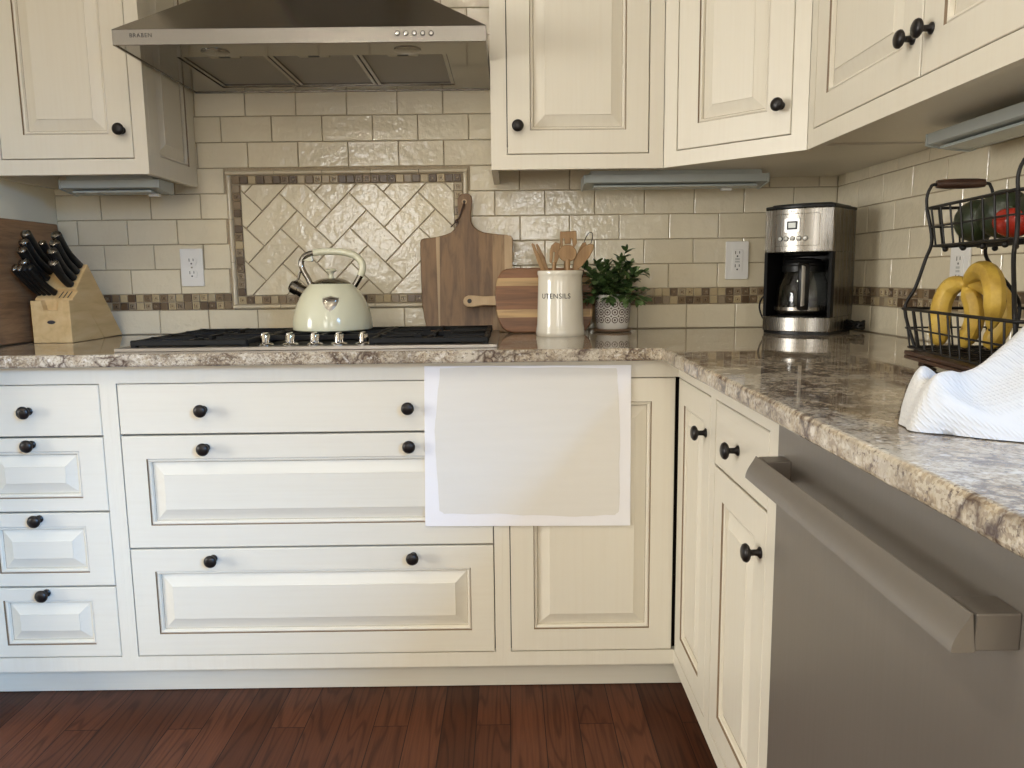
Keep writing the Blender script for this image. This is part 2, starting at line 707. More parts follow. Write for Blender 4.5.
ROWS = [(ZC + .002, .982 - .002, 'b')]
zz = 1.032
k = 0
while zz < 2.3:
    ROWS.append((zz + .0012, zz + PZ - .0012, 'BABABABABABABABABABA'[k]))
    zz += PZ
    k += 1
bm = B()
for z0, z1, ph in ROWS:
    base = {'A': -1.2165 + .008, 'B': -1.2165 + .008 + PX / 2, 'b': -1.361}[ph]
    n0 = int((XL - base) / PX) - 2
    cur = base + n0 * PX
    while cur < XR:
        w_ = PX
        if ph == 'b' and cur < -.72 and cur + PX >= -.72:      # one shorter tile evens the course out
            w_ = PX - .037
        elif ph != 'b' and cur < -.70 and cur + PX >= -.70:
            w_ = PX - .016
        a0, a1 = cur + .0014, cur + w_ - .0014
        cur += w_
        lo, hi = XL + .001, XR - .001
        if z0 > 1.43:
            lo, hi = -1.40, -.42
        a0, a1 = max(a0, lo), min(a1, hi)
        if a1 > a0:
            clip_tile(bm, a0, a1, z0, z1)
obj('wall_tiles', bm, TILE, wall_back)

bm = B()
for z0, z1, ph in ROWS:
    if z0 > 1.43:
        continue
    base = {'A': -.300, 'B': -.370, 'b': -.262}[ph]
    for n in range(-10, 3):
        a0 = base + n * PX + .0014
        a1 = min(a0 + PX - .0028, -.001)
        a0 = max(a0, -1.80)
        if a1 > a0:
            tile(bm, a0, a1, z0, z1, 'x')
obj('wall_tiles', bm, TILE, wall_right)


def mosaic(bm, a0, z0, s, plane='y'):
    """small square with a raised border"""
    def P(a, d, z):
        return (a, d, z) if plane == 'y' else (d + XR, a, z)
    plainone = rnd.random() < .4
    rings = [(0, .006), (0, .0006), (.0012, 0)]
    if not plainone:
        rings += [(.0048, 0), (.0058, .0016), (.0072, .0016), (.0084, .0003)]
    prev = None
    for ri, (ins, d) in enumerate(rings):
        cur = [bm.verts.new(P(a, d, z)) for a, z in ((a0 + ins, z0 + ins), (a0 + s - ins, z0 + ins),
                                                   (a0 + s - ins, z0 + s - ins), (a0 + ins, z0 + s - ins))]
        if prev:
            for k in range(4):
                bm.faces.new((prev[k], prev[(k + 1) % 4], cur[(k + 1) % 4], cur[k])).material_index = 1 if ri == 4 else 0
        prev = cur
    bm.faces.new(prev).material_index = 0 if plainone else 1


MP, MS = .0253, .0226
bm = B()
for r in range(2):
    z = .982 + .0012 + r * MP
    a = FX0 - .004 - MP
    while a > XL:
        mosaic(bm, a, z, MS)
        a -= MP
    a = FX1 + .004
    while a + MS < XR:
        mosaic(bm, a, z, MS)
        a += MP
# single row inside the frame
IX0, IX1, IZ0, IZ1 = FX0 + .017, FX1 - .017, FZ0 + .017, FZ1 - .017
n = round((IX1 - IX0) / MP)
sx = (IX1 - IX0) / n
for i in range(n):
    mosaic(bm, IX0 + i * sx, IZ1 - MS, MS)
    mosaic(bm, IX0 + i * sx, IZ0, MS)
m = round((IZ1 - IZ0 - 2 * MP) / MP)
sz = (IZ1 - IZ0 - 2 * MP) / m
for i in range(m):
    mosaic(bm, IX0, IZ0 + MP + i * sz, MS)
    mosaic(bm, IX1 - MS, IZ0 + MP + i * sz, MS)
obj('mosaic_border', bm, [MOSAIC, INSET], wall_back)
bm = B()
for r in range(2):
    a = -.004 - MP
    while a > -1.8:
        mosaic(bm, a, .982 + .0012 + r * MP, MS, 'x')
        a -= MP
obj('mosaic_border', bm, [MOSAIC, INSET], wall_right)

# pencil trim of the framed panel
bm = B()
for (a0, a1, z0, z1, hor) in ((FX0, FX1, FZ0, FZ0 + .014, 1), (FX0, FX1, FZ1 - .014, FZ1, 1),
                              (FX0, FX0 + .014, FZ0 + .014, FZ1 - .014, 0), (FX1 - .014, FX1, FZ0 + .014, FZ1 - .014, 0)):
    prof = [(.006, 0), (-.004, .001), (-.009, .004), (-.010, .007), (-.009, .010), (-.004, .013), (.006, .014)]
    L = (a1 - a0) if hor else (z1 - z0)
    npc = max(1, round(L / .153))
    for i in range(npc):
        s0, s1 = i / npc * L + .0008, (i + 1) / npc * L - .0008
        if hor:
            prism(bm, [(a0 + s0, d, z0 + w) for d, w in prof], (s1 - s0, 0, 0))
        else:
            prism(bm, [(a0 + w, d, z0 + s0) for d, w in prof], (0, 0, s1 - s0))
obj('pencil_trim', bm, TRIMTILE, wall_back, smooth=50)

# herringbone field, every tile clipped to the opening
HX0, HX1, HZ0, HZ1 = IX0 + MP, IX1 - MP, IZ0 + MP, IZ1 - MP


def clip_poly(poly, x0, x1, z0, z1):
    def cut(p, f):
        out = []
        for i in range(len(p)):
            a, b = p[i], p[(i + 1) % len(p)]
            fa, fb = f(a), f(b)
            if fa >= 0:
                out.append(a)
            if fa * fb < 0:
                t = fa / (fa - fb)
                out.append((a[0] + (b[0] - a[0]) * t, a[1] + (b[1] - a[1]) * t))
        return out
    for f in (lambda p: p[0] - x0, lambda p: x1 - p[0], lambda p: p[1] - z0, lambda p: z1 - p[1]):
        poly = cut(poly, f)
        if len(poly) < 3:
            return None
    return poly


bm = B()
HA = .0764
q = math.sqrt(.5)
ox, oz = -1.172, 1.178
for i in range(-12, 13):
    for j in range(-5, 6):
        bu, bv = i - 2 * j, i + 2 * j
        for (u0, u1, v0, v1) in ((0, 2, 0, 1), (2, 3, -1, 1)):
            g = .019
            pts = [(bu + u0 + g, bv + v0 + g), (bu + u1 - g, bv + v0 + g), (bu + u1 - g, bv + v1 - g), (bu + u0 + g, bv + v1 - g)]
            w = [(ox + (u - v) * q * HA, oz + (u + v) * q * HA) for u, v in pts]
            tx, tz = rnd.uniform(-.012, .012), rnd.uniform(-.012, .012)
            cx = sum(p[0] for p in w) / 4
            cz = sum(p[1] for p in w) / 4
            poly = clip_poly(w, HX0 + .001, HX1 - .001, HZ0 + .001, HZ1 - .001)
            if not poly:
                continue
            # chamfer by pulling towards the centroid
            mx = sum(p[0] for p in poly) / len(poly)
            mz = sum(p[1] for p in poly) / len(poly)

            def dd(p):
                return (p[0] - cx) * tx + (p[1] - cz) * tz
            va = [bm.verts.new((p[0], .006, p[1])) for p in poly]
            vb = [bm.verts.new((p[0], .0014 + dd(p), p[1])) for p in poly]
            vc = []
            for p in poly:
                d = Vector((mx - p[0], mz - p[1]))
                if d.length > 0:
                    d *= min(.0022 / d.length, .4)
                vc.append(bm.verts.new((p[0] + d.x, dd(p), p[1] + d.y)))
            nn = len(poly)
            for A, C in ((va, vb), (vb, vc)):
                for k in range(nn):
                    bm.faces.new((A[k], A[(k + 1) % nn], C[(k + 1) % nn], C[k]))
            bm.faces.new(vc)
obj('herringbone_tiles', bm, TILE, wall_back)

# -------------------------------------------------------------- cabinetry


def raised_panel(bm, x0, x1, z0, z1, m, y=0., t=.02, field=.028, mz=None):
    """door or drawer front in the plane y facing -y: 0 = paint, 1 = brown glaze"""
    rings = [(0, t, 0), (0, .0015, 0), (.0015, 0, 0), (m, 0, 0), (m + .0016, .0045, 1), (m + .0045, .0026, 0),
             (m + .0082, .0040, 0), (m + .0100, .0112, 0), (m + .0108, .0114, 1), (m + .0108 + field, .0018, 0), (m + .0118 + field, .0004, 0)]
    prev = None
    for ins, d, mi in rings:
        iz = ins if (mz is None or ins < .01) else ins - m + mz
        cur = [bm.verts.new((a, y + d, z)) for a, z in ((x0 + ins, z0 + iz), (x1 - ins, z0 + iz),
                                                      (x1 - ins, z1 - iz), (x0 + ins, z1 - iz))]
        if prev:
            for k in range(4):
                bm.faces.new((prev[k], prev[(k + 1) % 4], cur[(k + 1) % 4], cur[k])).material_index = mi
        else:
            bm.faces.new(cur)
        prev = cur
    bm.faces.new(prev)


def slab(bm, x0, x1, z0, z1, y=0., t=.02):
    prev = None
    for ins, d in [(0, t), (0, .0018), (.0018, 0)]:
        cur = [bm.verts.new((a, y + d, z)) for a, z in ((x0 + ins, z0 + ins), (x1 - ins, z0 + ins),
                                                      (x1 - ins, z1 - ins), (x0 + ins, z1 - ins))]
        if prev:
            for k in range(4):
                bm.faces.new((prev[k], prev[(k + 1) % 4], cur[(k + 1) % 4], cur[k]))
        else:
            bm.faces.new(cur)
        prev = cur
    bm.faces.new(prev)


KNOB_ME = None


def knob(parent, x, z, y=0.):
    """mushroom knob on a collar and stem, pointing to -y"""
    global KNOB_ME
    if KNOB_ME is None:
        bm = B()
        rot = Matrix.Rotation(PI / 2, 3, 'X')      # z -> -y
        lathe(bm, [(0, 0), (.0095, 0), (.0098, .002), (.0075, .004), (.0055, .006), (.0052, .015), (.0065, .0175),
                   (.0125, .0195), (.0155, .0225), (.0158, .025), (.0140, .0285), (.0095, .031), (.004, .032), (0, .0322)],
              24, mat=rot)
        bmesh.ops.remove_doubles(bm, verts=bm.verts, dist=1e-6)
        o = obj('knob', bm, BRONZE, None, smooth=50)
        KNOB_ME = o.data
        bpy.data.objects.remove(o)
    o = bpy.data.objects.new('knob', KNOB_ME)
    COL.objects.link(o)
    o.parent = parent
    o.location = (x, y, z)
    return o


G = .0024      # half the gap round an inset front


def front(parent, name, x0, x1, z0, z1, m=.057, kn=(), flat=False, mz=None):
    bm = B()
    a0, a1, b0, b1 = x0 + G, x1 - G, z0 + G, z1 - G
    if flat:
        slab(bm, a0, a1, b0, b1)
    else:
        raised_panel(bm, a0, a1, b0, b1, m, mz=mz, field=.026 if mz else .028)
    o = obj(name, bm, [PAINT_H if (name == 'drawer' or flat) else PAINT_V, GLAZE], parent)
    for x, z in kn:
        knob(o, x, z)
    return o


def face_frame(parent, rects, t=.02):
    bm = B()
    for x0, x1, z0, z1 in rects:
        box(bm, x0, x1, 0, t, z0, z1)
    return obj('face_frame', bm, PAINT_V, parent)


ZR0, ZR1 = .133, .831        # opening between bottom and top rail
ZK = .096


def carcass(parent, pts, z0, z1):
    bm = B()
    prism(bm, [(x, y, z0) for x, y in pts], (0, 0, z1 - z0))
    return obj('carcass', bm, GAP_SHADE, parent)  # box coloured near-black so the gaps before it look shaded


# --- four-drawer stack beside the painted wall
ox = XL + .002
cab = thing('drawer_cabinet', 'cream base cabinet with a stack of four drawers below the knife block', 'cabinet', (ox, BF, 0), 0,
            'base cabinets')
W = -1.3748 - ox
dl, dr = -1.744 - ox, -1.3955 - ox
kx = -1.570 - ox
carcass(cab, [(.004, .022), (W - .001, .022), (W - .001, .60), (.004, .60)], ZK, ZCB - .002)
face_frame(cab, [(0, dl, ZK, ZCB - .001), (dr, W, ZK, ZCB - .001), (dl, dr, ZK, ZR0), (dl, dr, ZR1, ZCB - .001)])
front(cab, 'drawer', dl, dr, .7015, ZR1, flat=True, kn=[(kx, .766)])
front(cab, 'drawer', dl, dr, .513, .7015, .060, mz=.033, kn=[(kx, .684)])
front(cab, 'drawer', dl, dr, .3205, .513, .060, mz=.034, kn=[(kx, .497)])
front(cab, 'drawer', dl, dr, ZR0, .3205, .060, mz=.032, kn=[(kx, .306)])
bm = B()
box(bm, 0, W, .075, .09, .002, ZK)
obj('toe_kick', bm, PAINT_H, cab)

# --- wide pot drawers under the cooktop
ox = -1.3747
cab = thing('drawer_cabinet', 'wide cream base cabinet with three pot drawers below the gas cooktop', 'cabinet', (ox, BF, 0), 0,
            'base cabinets')
W = -.4309 - ox
dl, dr = -1.3555 - ox, -.4505 - ox
k1, k2 = -1.148 - ox, -.652 - ox
carcass(cab, [(.001, .022), (W - .001, .022), (W - .001, .60), (.001, .60)], ZK, ZCB - .002)
face_frame(cab, [(0, dl, ZK, ZCB - .001), (dr, W, ZK, ZCB - .001), (dl, dr, ZK, ZR0), (dl, dr, ZR1, ZCB - .001)])
front(cab, 'drawer', dl, dr, .7035, ZR1, flat=True, kn=[(k1, .765), (k2, .765)])
front(cab, 'drawer', dl, dr, .4165, .7035, .057, kn=[(k1, .671), (k2, .671)])
front(cab, 'drawer', dl, dr, ZR0, .4165, .057, kn=[(k1, .390), (k2, .390)])
bm = B()
box(bm, 0, W, .075, .09, .002, ZK)
obj('toe_kick', bm, PAINT_H, cab)

# --- corner cabinet: folding door over the inner corner
ox = -.4308
cab = thing('corner_cabinet', 'cream corner base cabinet with a folding raised-panel door behind the propped board', 'cabinet',
            (ox, BF, 0), 0, 'base cabinets')
W = -ox
dl = -.4125 - ox
YE = -.941 - BF
carcass(cab, [(.001, .024), (W + .024, .024), (W + .024, YE + .001), (W + .60, YE + .001), (W + .60, .60), (.001, .60)], ZK, ZCB - .002)
bm = B()
e = ZCB - .001
box(bm, 0, dl, 0, .02, ZK, e)
box(bm, dl, W + .02, 0, .02, ZK, ZR0)
box(bm, dl, W + .02, 0, .02, ZR1, e)
box(bm, W, W + .02, YE, 0, ZK, ZR0)
box(bm, W, W + .02, YE, 0, ZR1, e)
box(bm, W, W + .02, YE, -.9225 - BF, ZR0, ZR1)
obj('face_frame', bm, PAINT_V, cab)
front(cab, 'door', dl, W - .004, ZR0, ZR1, .057)
d = front(cab, 'door', 0, .2985, ZR0, ZR1, .057, kn=[(.264, .748)])
d.location = (W, -.005, 0)
d.rotation_euler.z = -PI / 2
bm = B()
box(bm, 0, W + .09, .075, .09, .002, ZK)
box(bm, W + .075, W + .09, YE, .075, .002, ZK)
obj('toe_kick', bm, PAINT_H, cab)

# --- narrow cabinet: one drawer over one door, facing -x
cab = thing('base_cabinet', 'narrow cream base cabinet of one drawer over a door beside the dishwasher', 'cabinet',
            (0, -.9411, 0), -PI / 2, 'base cabinets')
W = 1.318 - .9411
dl, dr = .961 - .942, 1.278 - .942
carcass(cab, [(.001, .022), (W - .001, .022), (W - .001, .60), (.001, .60)], ZK, ZCB - .002)
face_frame(cab, [(0, dl, ZK, ZCB - .001), (dr, W, ZK, ZCB - .001), (dl, dr, ZK, ZR0), (dl, dr, ZR1, ZCB - .001)])
front(cab, 'drawer', dl, dr, .6985, ZR1, flat=True, kn=[(1.115 - .942, .762)])
front(cab, 'door', dl, dr, ZR0, .6985, .057, kn=[(1.252 - .942, .623)])
bm = B()
box(bm, 0, W, .075, .09, .002, ZK)
obj('toe_kick', bm, PAINT_H, cab)

# --- sink base past the dishwasher, outside the photograph, carries the worktop, added to block window light
cab = thing('added_sink_cabinet', 'added cream sink base cabinet with two doors past the dishwasher, out of view', 'cabinet', (0, -1.926, 0), -PI / 2)
W = .85
carcass(cab, [(.001, .022), (W - .001, .022), (W - .001, .60), (.001, .60)], ZK, ZCB - .002)
face_frame(cab, [(0, .04, ZK, ZCB - .001), (W - .04, W, ZK, ZCB - .001), (.04, W - .04, ZK, ZR0), (.04, W - .04, ZR1, ZCB - .001)])
front(cab, 'door', .04, W / 2, ZR0, ZR1, .057, kn=[(W / 2 - .03, .74)])
front(cab, 'door', W / 2, W - .04, ZR0, ZR1, .057, kn=[(W / 2 + .03, .74)])
bm = B()
box(bm, 0, W, .075, .09, .002, ZK)
obj('toe_kick', bm, PAINT_H, cab)

# --- dishwasher
dw = thing('dishwasher', 'dark stainless dishwasher with a thick curved bar handle', 'dishwasher', (0, -1.3215, 0), -PI / 2)
W = .600
bm = B()
box(bm, .004, W - .004, .03, .58, .10, .868)
obj('tub', bm, BLACKPLASTIC, dw)
bm = B()
box(bm, .002, W - .002, -.004, .028, .115, .866)
obj('door_panel', bm, DWSTEEL, dw, bevel=.004, seg=3)
bm = B()
box(bm, .004, W - .004, .05, .065, .004, .112)
obj('toe_panel', bm, BLACKPLASTIC, dw)
# bar: convex front sloping back towards its top edge
bm = B()
h0, h1 = .7750, .8085
prof = [(-.0435, h1 - .0005)]
for i in range(9):
    t = i / 8
    prof.append((-.0445 - .0145 * math.sin(t * PI / 2) ** 1.2, h1 - .001 - (h1 - h0 - .0015) * t))
prof += [(-.0570, h0), (-.0400, h0 + .0005)]
prism(bm, [(.026, y, z) for y, z in prof], (.538, 0, 0))
hd = obj('handle', bm, DWSTEEL, dw, smooth=35)
for x0 in (.026, .528):
    bm = B()
    box(bm, x0 + .0004, x0 + .0356, -.0405, -.004, h0 + .001, h1 - .0010)
    obj('handle_bracket', bm, DWSTEEL, hd, bevel=.0015)

# --- worktop
bm = B()
pts = [(XL + .001, -.0005), (XR - .001, -.0005), (XR - .001, -2.79), (-.052, -2.79), (-.052, -.663), (XL + .001, -.663)]
prism(bm, [(x, y, ZCB) for x, y in pts], (0, 0, ZC - ZCB))
top = obj('countertop', bm, GRANITE, bevel=.006, seg=3)
tag(top, 'polished cream and burgundy granite worktop running round the corner', 'countertop')

# ------------------------------------------------------------ upper cabinets


def upper_box(parent, W, D, floor_z, h=UT, ends=(0, 0), face_z=UB):
    bm = B()
    box(bm, .018, W - .018, .022, D, floor_z, floor_z + .015)
    box(bm, .018, W - .018, .022, D, h - .02, h)
    box(bm, .018, W - .018, D - .012, D, floor_z + .015, h - .02)
    box(bm, .018, W - .018, .024, .04, floor_z + .015, h - .02, 1)  # sheet behind the doors, gap shade put into its colour
    obj('carcass', bm, [PAINT_V, GAP_SHADE], parent)
    for i, x in enumerate((0, W - .018)):
        if ends[i]:
            continue
        bm = B()
        box(bm, x, x + .018, .02, D, face_z, h)
        obj('end_panel', bm, PAINT_V, parent)


cab = thing('wall_cabinet', 'cream wall cabinet with a single door above the knife block', 'cabinet', (XL + .001, UF, 0), 0,
            'wall cabinets')
W = -1.3665 - XL - .001
dl, dr = -1.760 - XL, -1.4035 - XL
upper_box(cab, W, -UF - .002, 1.40, ends=(0, 1))
face_frame(cab, [(0, dl, UB, UT), (dr, W, UB, UT), (dl, dr, UB, 1.399), (dl, dr, UT - .06, UT)])
front(cab, 'door', dl, dr, 1.399, UT - .06, .062, kn=[(-1.431 - XL, 1.472)])
# panelled finished end facing the hood
bm = B()
raised_panel(bm, 0, -UF - .022, UB, UT, .055, 0, .018)
e = obj('end_panel', bm, [PAINT_V, GLAZE], cab)
e.location = (W, .02, 0)
e.rotation_euler.z = PI / 2

cab = thing('wall_cabinet', 'cream wall cabinet with one door above the utensil crock', 'cabinet', (-.449, UF, 0), 0, 'wall cabinets')
W = .0115 + .449
dl, dr = -.407 + .449, -.026 + .449
upper_box(cab, W, -UF - .002, 1.405, ends=(0, 1))
face_frame(cab, [(0, dl, UB, UT), (dr, W, UB, UT), (dl, dr, UB, 1.3975), (dl, dr, UT - .06, UT)])
front(cab, 'door', dl, dr, 1.3975, UT - .06, .060, kn=[(-.3775 + .449, 1.469)])

# diagonal corner cabinet
P0, P1 = Vector((.0125, UF, 0)), Vector((.292, -.6095, 0))
LD = (P1 - P0).length
cab = thing('corner_wall_cabinet', 'cream diagonal corner wall cabinet above the coffee maker', 'cabinet', P0, -PI / 4, 'wall cabinets')
inv = (Matrix.Translation(P0) @ Matrix.Rotation(-PI / 4, 4, 'Z')).inverted()
n45 = Vector((.7071, .7071, 0)) * .022
pts = [P0 + n45 + Vector((.012, -.0, 0)), Vector((P0.x + .001, -.002, 0)), Vector((XR - .002, -.002, 0)), Vector((XR - .002, P1.y + .001, 0)),
       P1 + n45 + Vector((0, .012, 0))]
bm = B()
prism(bm, [(inv @ Vector((p.x, p.y, 1.371))) for p in pts], (0, 0, UT - 1.371))
obj('carcass', bm, [PAINT_H], cab)
dl, dr = .040, LD - .040
face_frame(cab, [(.001, dl, UB, UT), (dr, LD - .001, UB, UT), (dl, dr, UB, 1.398), (dl, dr, UT - .06, UT)])
bm = B()
box(bm, dl, dr, .0205, .0215, 1.398, UT - .06)
obj('gap_shade_sheet', bm, GAP_SHADE, cab)  # thin near-black sheet standing in for shade in the door gap
kp = inv @ at(776, 101.5, 'x', .24)
front(cab, 'door', dl, dr, 1.398, UT - .06, .060, kn=[(LD - .067, 1.468)])

# pair of doors on the sink-side wall
cab = thing('wall_cabinet', 'cream wall cabinet with a pair of doors above the wire fruit stand', 'cabinet', (.292, -.6105, 0), -PI / 2,
            'wall cabinets')
W = 1.60 - .6105
dl, dm, dr = .643 - .6105, 1.1015 - .6105, 1.56 - .6105
upper_box(cab, W, XR - .292 - .002, 1.371, ends=(1, 0))
face_frame(cab, [(0, dl, UB, UT), (dr, W, UB, UT), (dl, dr, UB, 1.399), (dl, dr, UT - .06, UT)])
front(cab, 'door', dl, dm, 1.399, UT - .06, .062, kn=[(1.072 - .6105, 1.470)])
front(cab, 'door', dm, dr, 1.399, UT - .06, .062, kn=[(1.131 - .6105, 1.470)])

# ------------------------------------------------------- under-cabinet lights


def under_light(label, loc, rotz, L, zt, D=.10, up=0):
    t = thing('under_cabinet_light', label, 'light', (*loc, zt), rotz, 'under-cabinet lights')
    bm = B()
    prof = [(0, 0), (0, -.022), (.006, -.024), (D - .012, -.034), (D, -.030), (D, 0)]
    prism(bm, [(.006, y, z) for y, z in prof], (L - .012, 0, 0))
    obj('housing', bm, LIGHTBAR, t, bevel=.001)
    bm = B()
    box(bm, .03, L - .03, .014, D - .022, -.0335, -.0285)
    ln = obj('lens', bm, LENS, t)
    ln.rotation_euler.x = 0
    for x in (0, L - .006):
        bm = B()
        prism(bm, [(x, y, z) for y, z in [(-.002, .0), (-.002, -.0245), (.007, -.027), (D - .012, -.037), (D + .002, -.033), (D + .002, 0)]],
              (.006, 0, 0))
        obj('end_cap', bm, LIGHTBAR, t, bevel=.001)
    if up:
        bm = B()
        box(bm, .02, L - .02, .006, D - .01, .0001, up)
        obj('mounting_rail', bm, LIGHTBAR, t)
    bm = B()
    box(bm, L * .78, L * .78 + .03, D - .03, D - .014, -.0405, -.0335)
    obj('rocker_switch', bm, WHITEPLASTIC, t, bevel=.001)


under_light('pale grey light bar below the cabinet by the knife block', (-1.666, -.235), 0, .282, 1.3575, .095, .042)
under_light('long pale grey light bar between crock and coffee maker, below the cabinets', (-.188, -.2), 0, .530, 1.3595, .10, .0112)
under_light('pale grey light bar below the double-door cabinet beside the tiled side wall', (.455, -.825), -PI / 2, .55, 1.354)
# ------------------------------------------------------------------- hood
HXL, HXR, HZ0, HZ1, HY = -1.3555, -.4535, 1.6385, 1.6755, -.5
hood = thing('range_hood', 'stainless steel chimney range hood above the cooktop', 'range hood', ((HXL + HXR) / 2, -.002, HZ0))
HW = (HXR - HXL) / 2
HD = -HY - .002
bm = B()
# band: four walls with an open underside
tk = .004
box(bm, -HW, HW, -HD, -HD + tk, 0, HZ1 - HZ0)
box(bm, -HW, -HW + tk, -HD + tk, 0, 0, HZ1 - HZ0)
box(bm, HW - tk, HW, -HD + tk, 0, 0, HZ1 - HZ0)
box(bm, -HW + tk, HW - tk, -tk, 0, 0, HZ1 - HZ0)
band = obj('control_band', bm, HOODSTEEL, hood, bevel=.001)
# sloping canopy
CA, CM, CN = .30, .80, .70
bm = B()
zb = HZ1 - HZ0
rect0 = [(-HW, -HD), (HW, -HD), (HW, 0), (-HW, 0)]
cw = HW - CA
rect1 = [(-cw, -HD + CA * CM), (cw, -HD + CA * CM), (cw, 0), (-cw, 0)]
v0 = [bm.verts.new((x, y, zb)) for x, y in rect0]
v1 = [bm.verts.new((x, y, zb + CA * CN)) for x, y in rect1]
for k in range(4):
    bm.faces.new((v0[k], v0[(k + 1) % 4], v1[(k + 1) % 4], v1[k]))
bm.faces.new(v1)
bm.faces.new(list(reversed(v0)))
obj('canopy', bm, HOODSTEEL, hood)
bm = B()
box(bm, -cw, cw, -HD + CA * CM, 0, zb + CA * CN, CEIL - HZ0 - .002)
obj('chimney', bm, HOODSTEEL, hood)
# underside: rim plate with a recess for the filters
bm = B()
fx, fy0, fy1 = HW - .105, -HD + .115, -.055
zp = .003
box(bm, -HW + tk, HW - tk, -HD + tk, fy0, zp, zp + .012)
box(bm, -HW + tk, HW - tk, fy1, -tk, zp, zp + .012)
box(bm, -HW + tk, -fx, fy0, fy1, zp, zp + .012)
box(bm, fx, HW - tk, fy0, fy1, zp, zp + .012)
obj('underside_plate', bm, DARKCHROME, hood)
FILT = NT('aluminium_filter_mesh')
chk = FILT.n('TexChecker', _Scale=260.0)
FILT.l(FILT.coords(), chk.inputs['Vector'])
chk.inputs['Color1'].default_value = (.30, .28, .25, 1)
chk.inputs['Color2'].default_value = (.20, .185, .165, 1)
FILT.col(chk.outputs[0])
FILT.b.inputs['Metallic'].default_value = .8
FILT.b.inputs['Roughness'].default_value = .45
fw = 2 * fx / 3
for i in range(3):
    a0 = -fx + i * fw
    bm = B()
    box(bm, a0 + .002, a0 + fw - .002, fy0 + .002, fy1 - .002, zp + .008, zp + .014)
    fl = obj('grease_filter', bm, FILT.m, hood)
    bm = B()
    for (p0, p1, q0, q1) in ((a0 + .002, a0 + fw - .002, fy0 + .002, fy0 + .012), (a0 + .002, a0 + fw - .002, fy1 - .012, fy1 - .002),
                             (a0 + .002, a0 + .012, fy0 + .012, fy1 - .012), (a0 + fw - .012, a0 + fw - .002, fy0 + .012, fy1 - .012)):
        box(bm, p0, p1, q0, q1, zp + .003, zp + .0085)
    obj('filter_rim', bm, HOODSTEEL, fl)
    bm = B()
    c = a0 + fw / 2
    box(bm, c - .04, c + .04, fy0 + .014, fy0 + .034, zp + .004, zp + .0085)
    obj('filter_handle', bm, HOODSTEEL, fl, bevel=.001)
    bm = B()
    box(bm, c - .014, c + .014, fy0 + .019, fy0 + .027, zp + .003, zp + .0045)
    obj('finger_slot', bm, SLOT, fl)
for x in (-HW + .22, HW - .20):
    bm = B()
    lathe(bm, [(.0, -.001), (.026, -.001), (.034, .001), (.034, .008), (0, .008)], 28, (x, -HD + .075, 0))
    obj('lamp', bm, DARKCHROME, hood, smooth=40)
for i in range(5):
    p = at(230 + (670 + i * 33.7) / 4, 33.2, 'y', HY)
    bm = B()
    rot = Matrix.Rotation(PI / 2, 3, 'X')
    lathe(bm, [(0, 0), (.0048, 0), (.0048, .0015), (.0040, .0026), (0, .0028)], 18, mat=rot)
    o = obj('push_button', bm, CHROME, band, smooth=40)
    o.location = (p.x - hood.location.x, -HD, p.z - HZ0)
    bm = B()
    lathe(bm, [(.0049, 0), (.0062, 0), (.0062, .0006), (.0049, .0006), (.0049, 0)], 18, mat=rot, cap=False)
    obj('button_ring', bm, INK, o)
p = at(140.5, 35.5, 'y', HY)
text_mesh('brand_lettering', 'BRABEN', .0135, INK, band,
          Matrix.Translation((p.x - hood.location.x, -HD - .0002, p.z - HZ0)) @ Matrix.Rotation(PI / 2, 4, 'X') @ Matrix.Scale(1, 4), space=1.15)

# --------------------------------------------------------------- cooktop
CKX0, CKX1, CKY0, CKY1 = -1.361, -.437, -.603, -.108
ct = thing('gas_cooktop', 'stainless gas cooktop with black cast iron grates set in the granite', 'cooktop',
           ((CKX0 + CKX1) / 2, (CKY0 + CKY1) / 2, ZC))
cw, chh = (CKX1 - CKX0) / 2, (CKY1 - CKY0) / 2
bm = B()
rim = .022
for a0, a1, b0, b1 in ((-cw, cw, -chh, -chh + rim), (-cw, cw, chh - rim, chh), (-cw, -cw + rim, -chh + rim, chh - rim), (cw - rim, cw, -chh + rim, chh - rim)):
    box(bm, a0, a1, b0, b1, .0003, .0085)
obj('steel_rim', bm, RIMSTEEL, ct, bevel=.001)
bm = B()
box(bm, -cw + rim, cw - rim, -chh + rim, chh - rim, .0003, .005)
obj('cooking_surface', bm, BLACKENAMEL, ct)
# five burners
for x, y, r in ((-.31, .12, .045), (-.31, -.12, .035), (0, .07, .055), (.31, .12, .035), (.31, -.12, .045)):
    bm = B()
    lathe(bm, [(r * 1.15, .005), (r * 1.15, .009), (r, .0095), (r * .98, .0135), (r * .9, .0155), (0, .016)], 28, (x, y, 0))
    obj('burner', bm, BLACKIRON, ct, smooth=40)
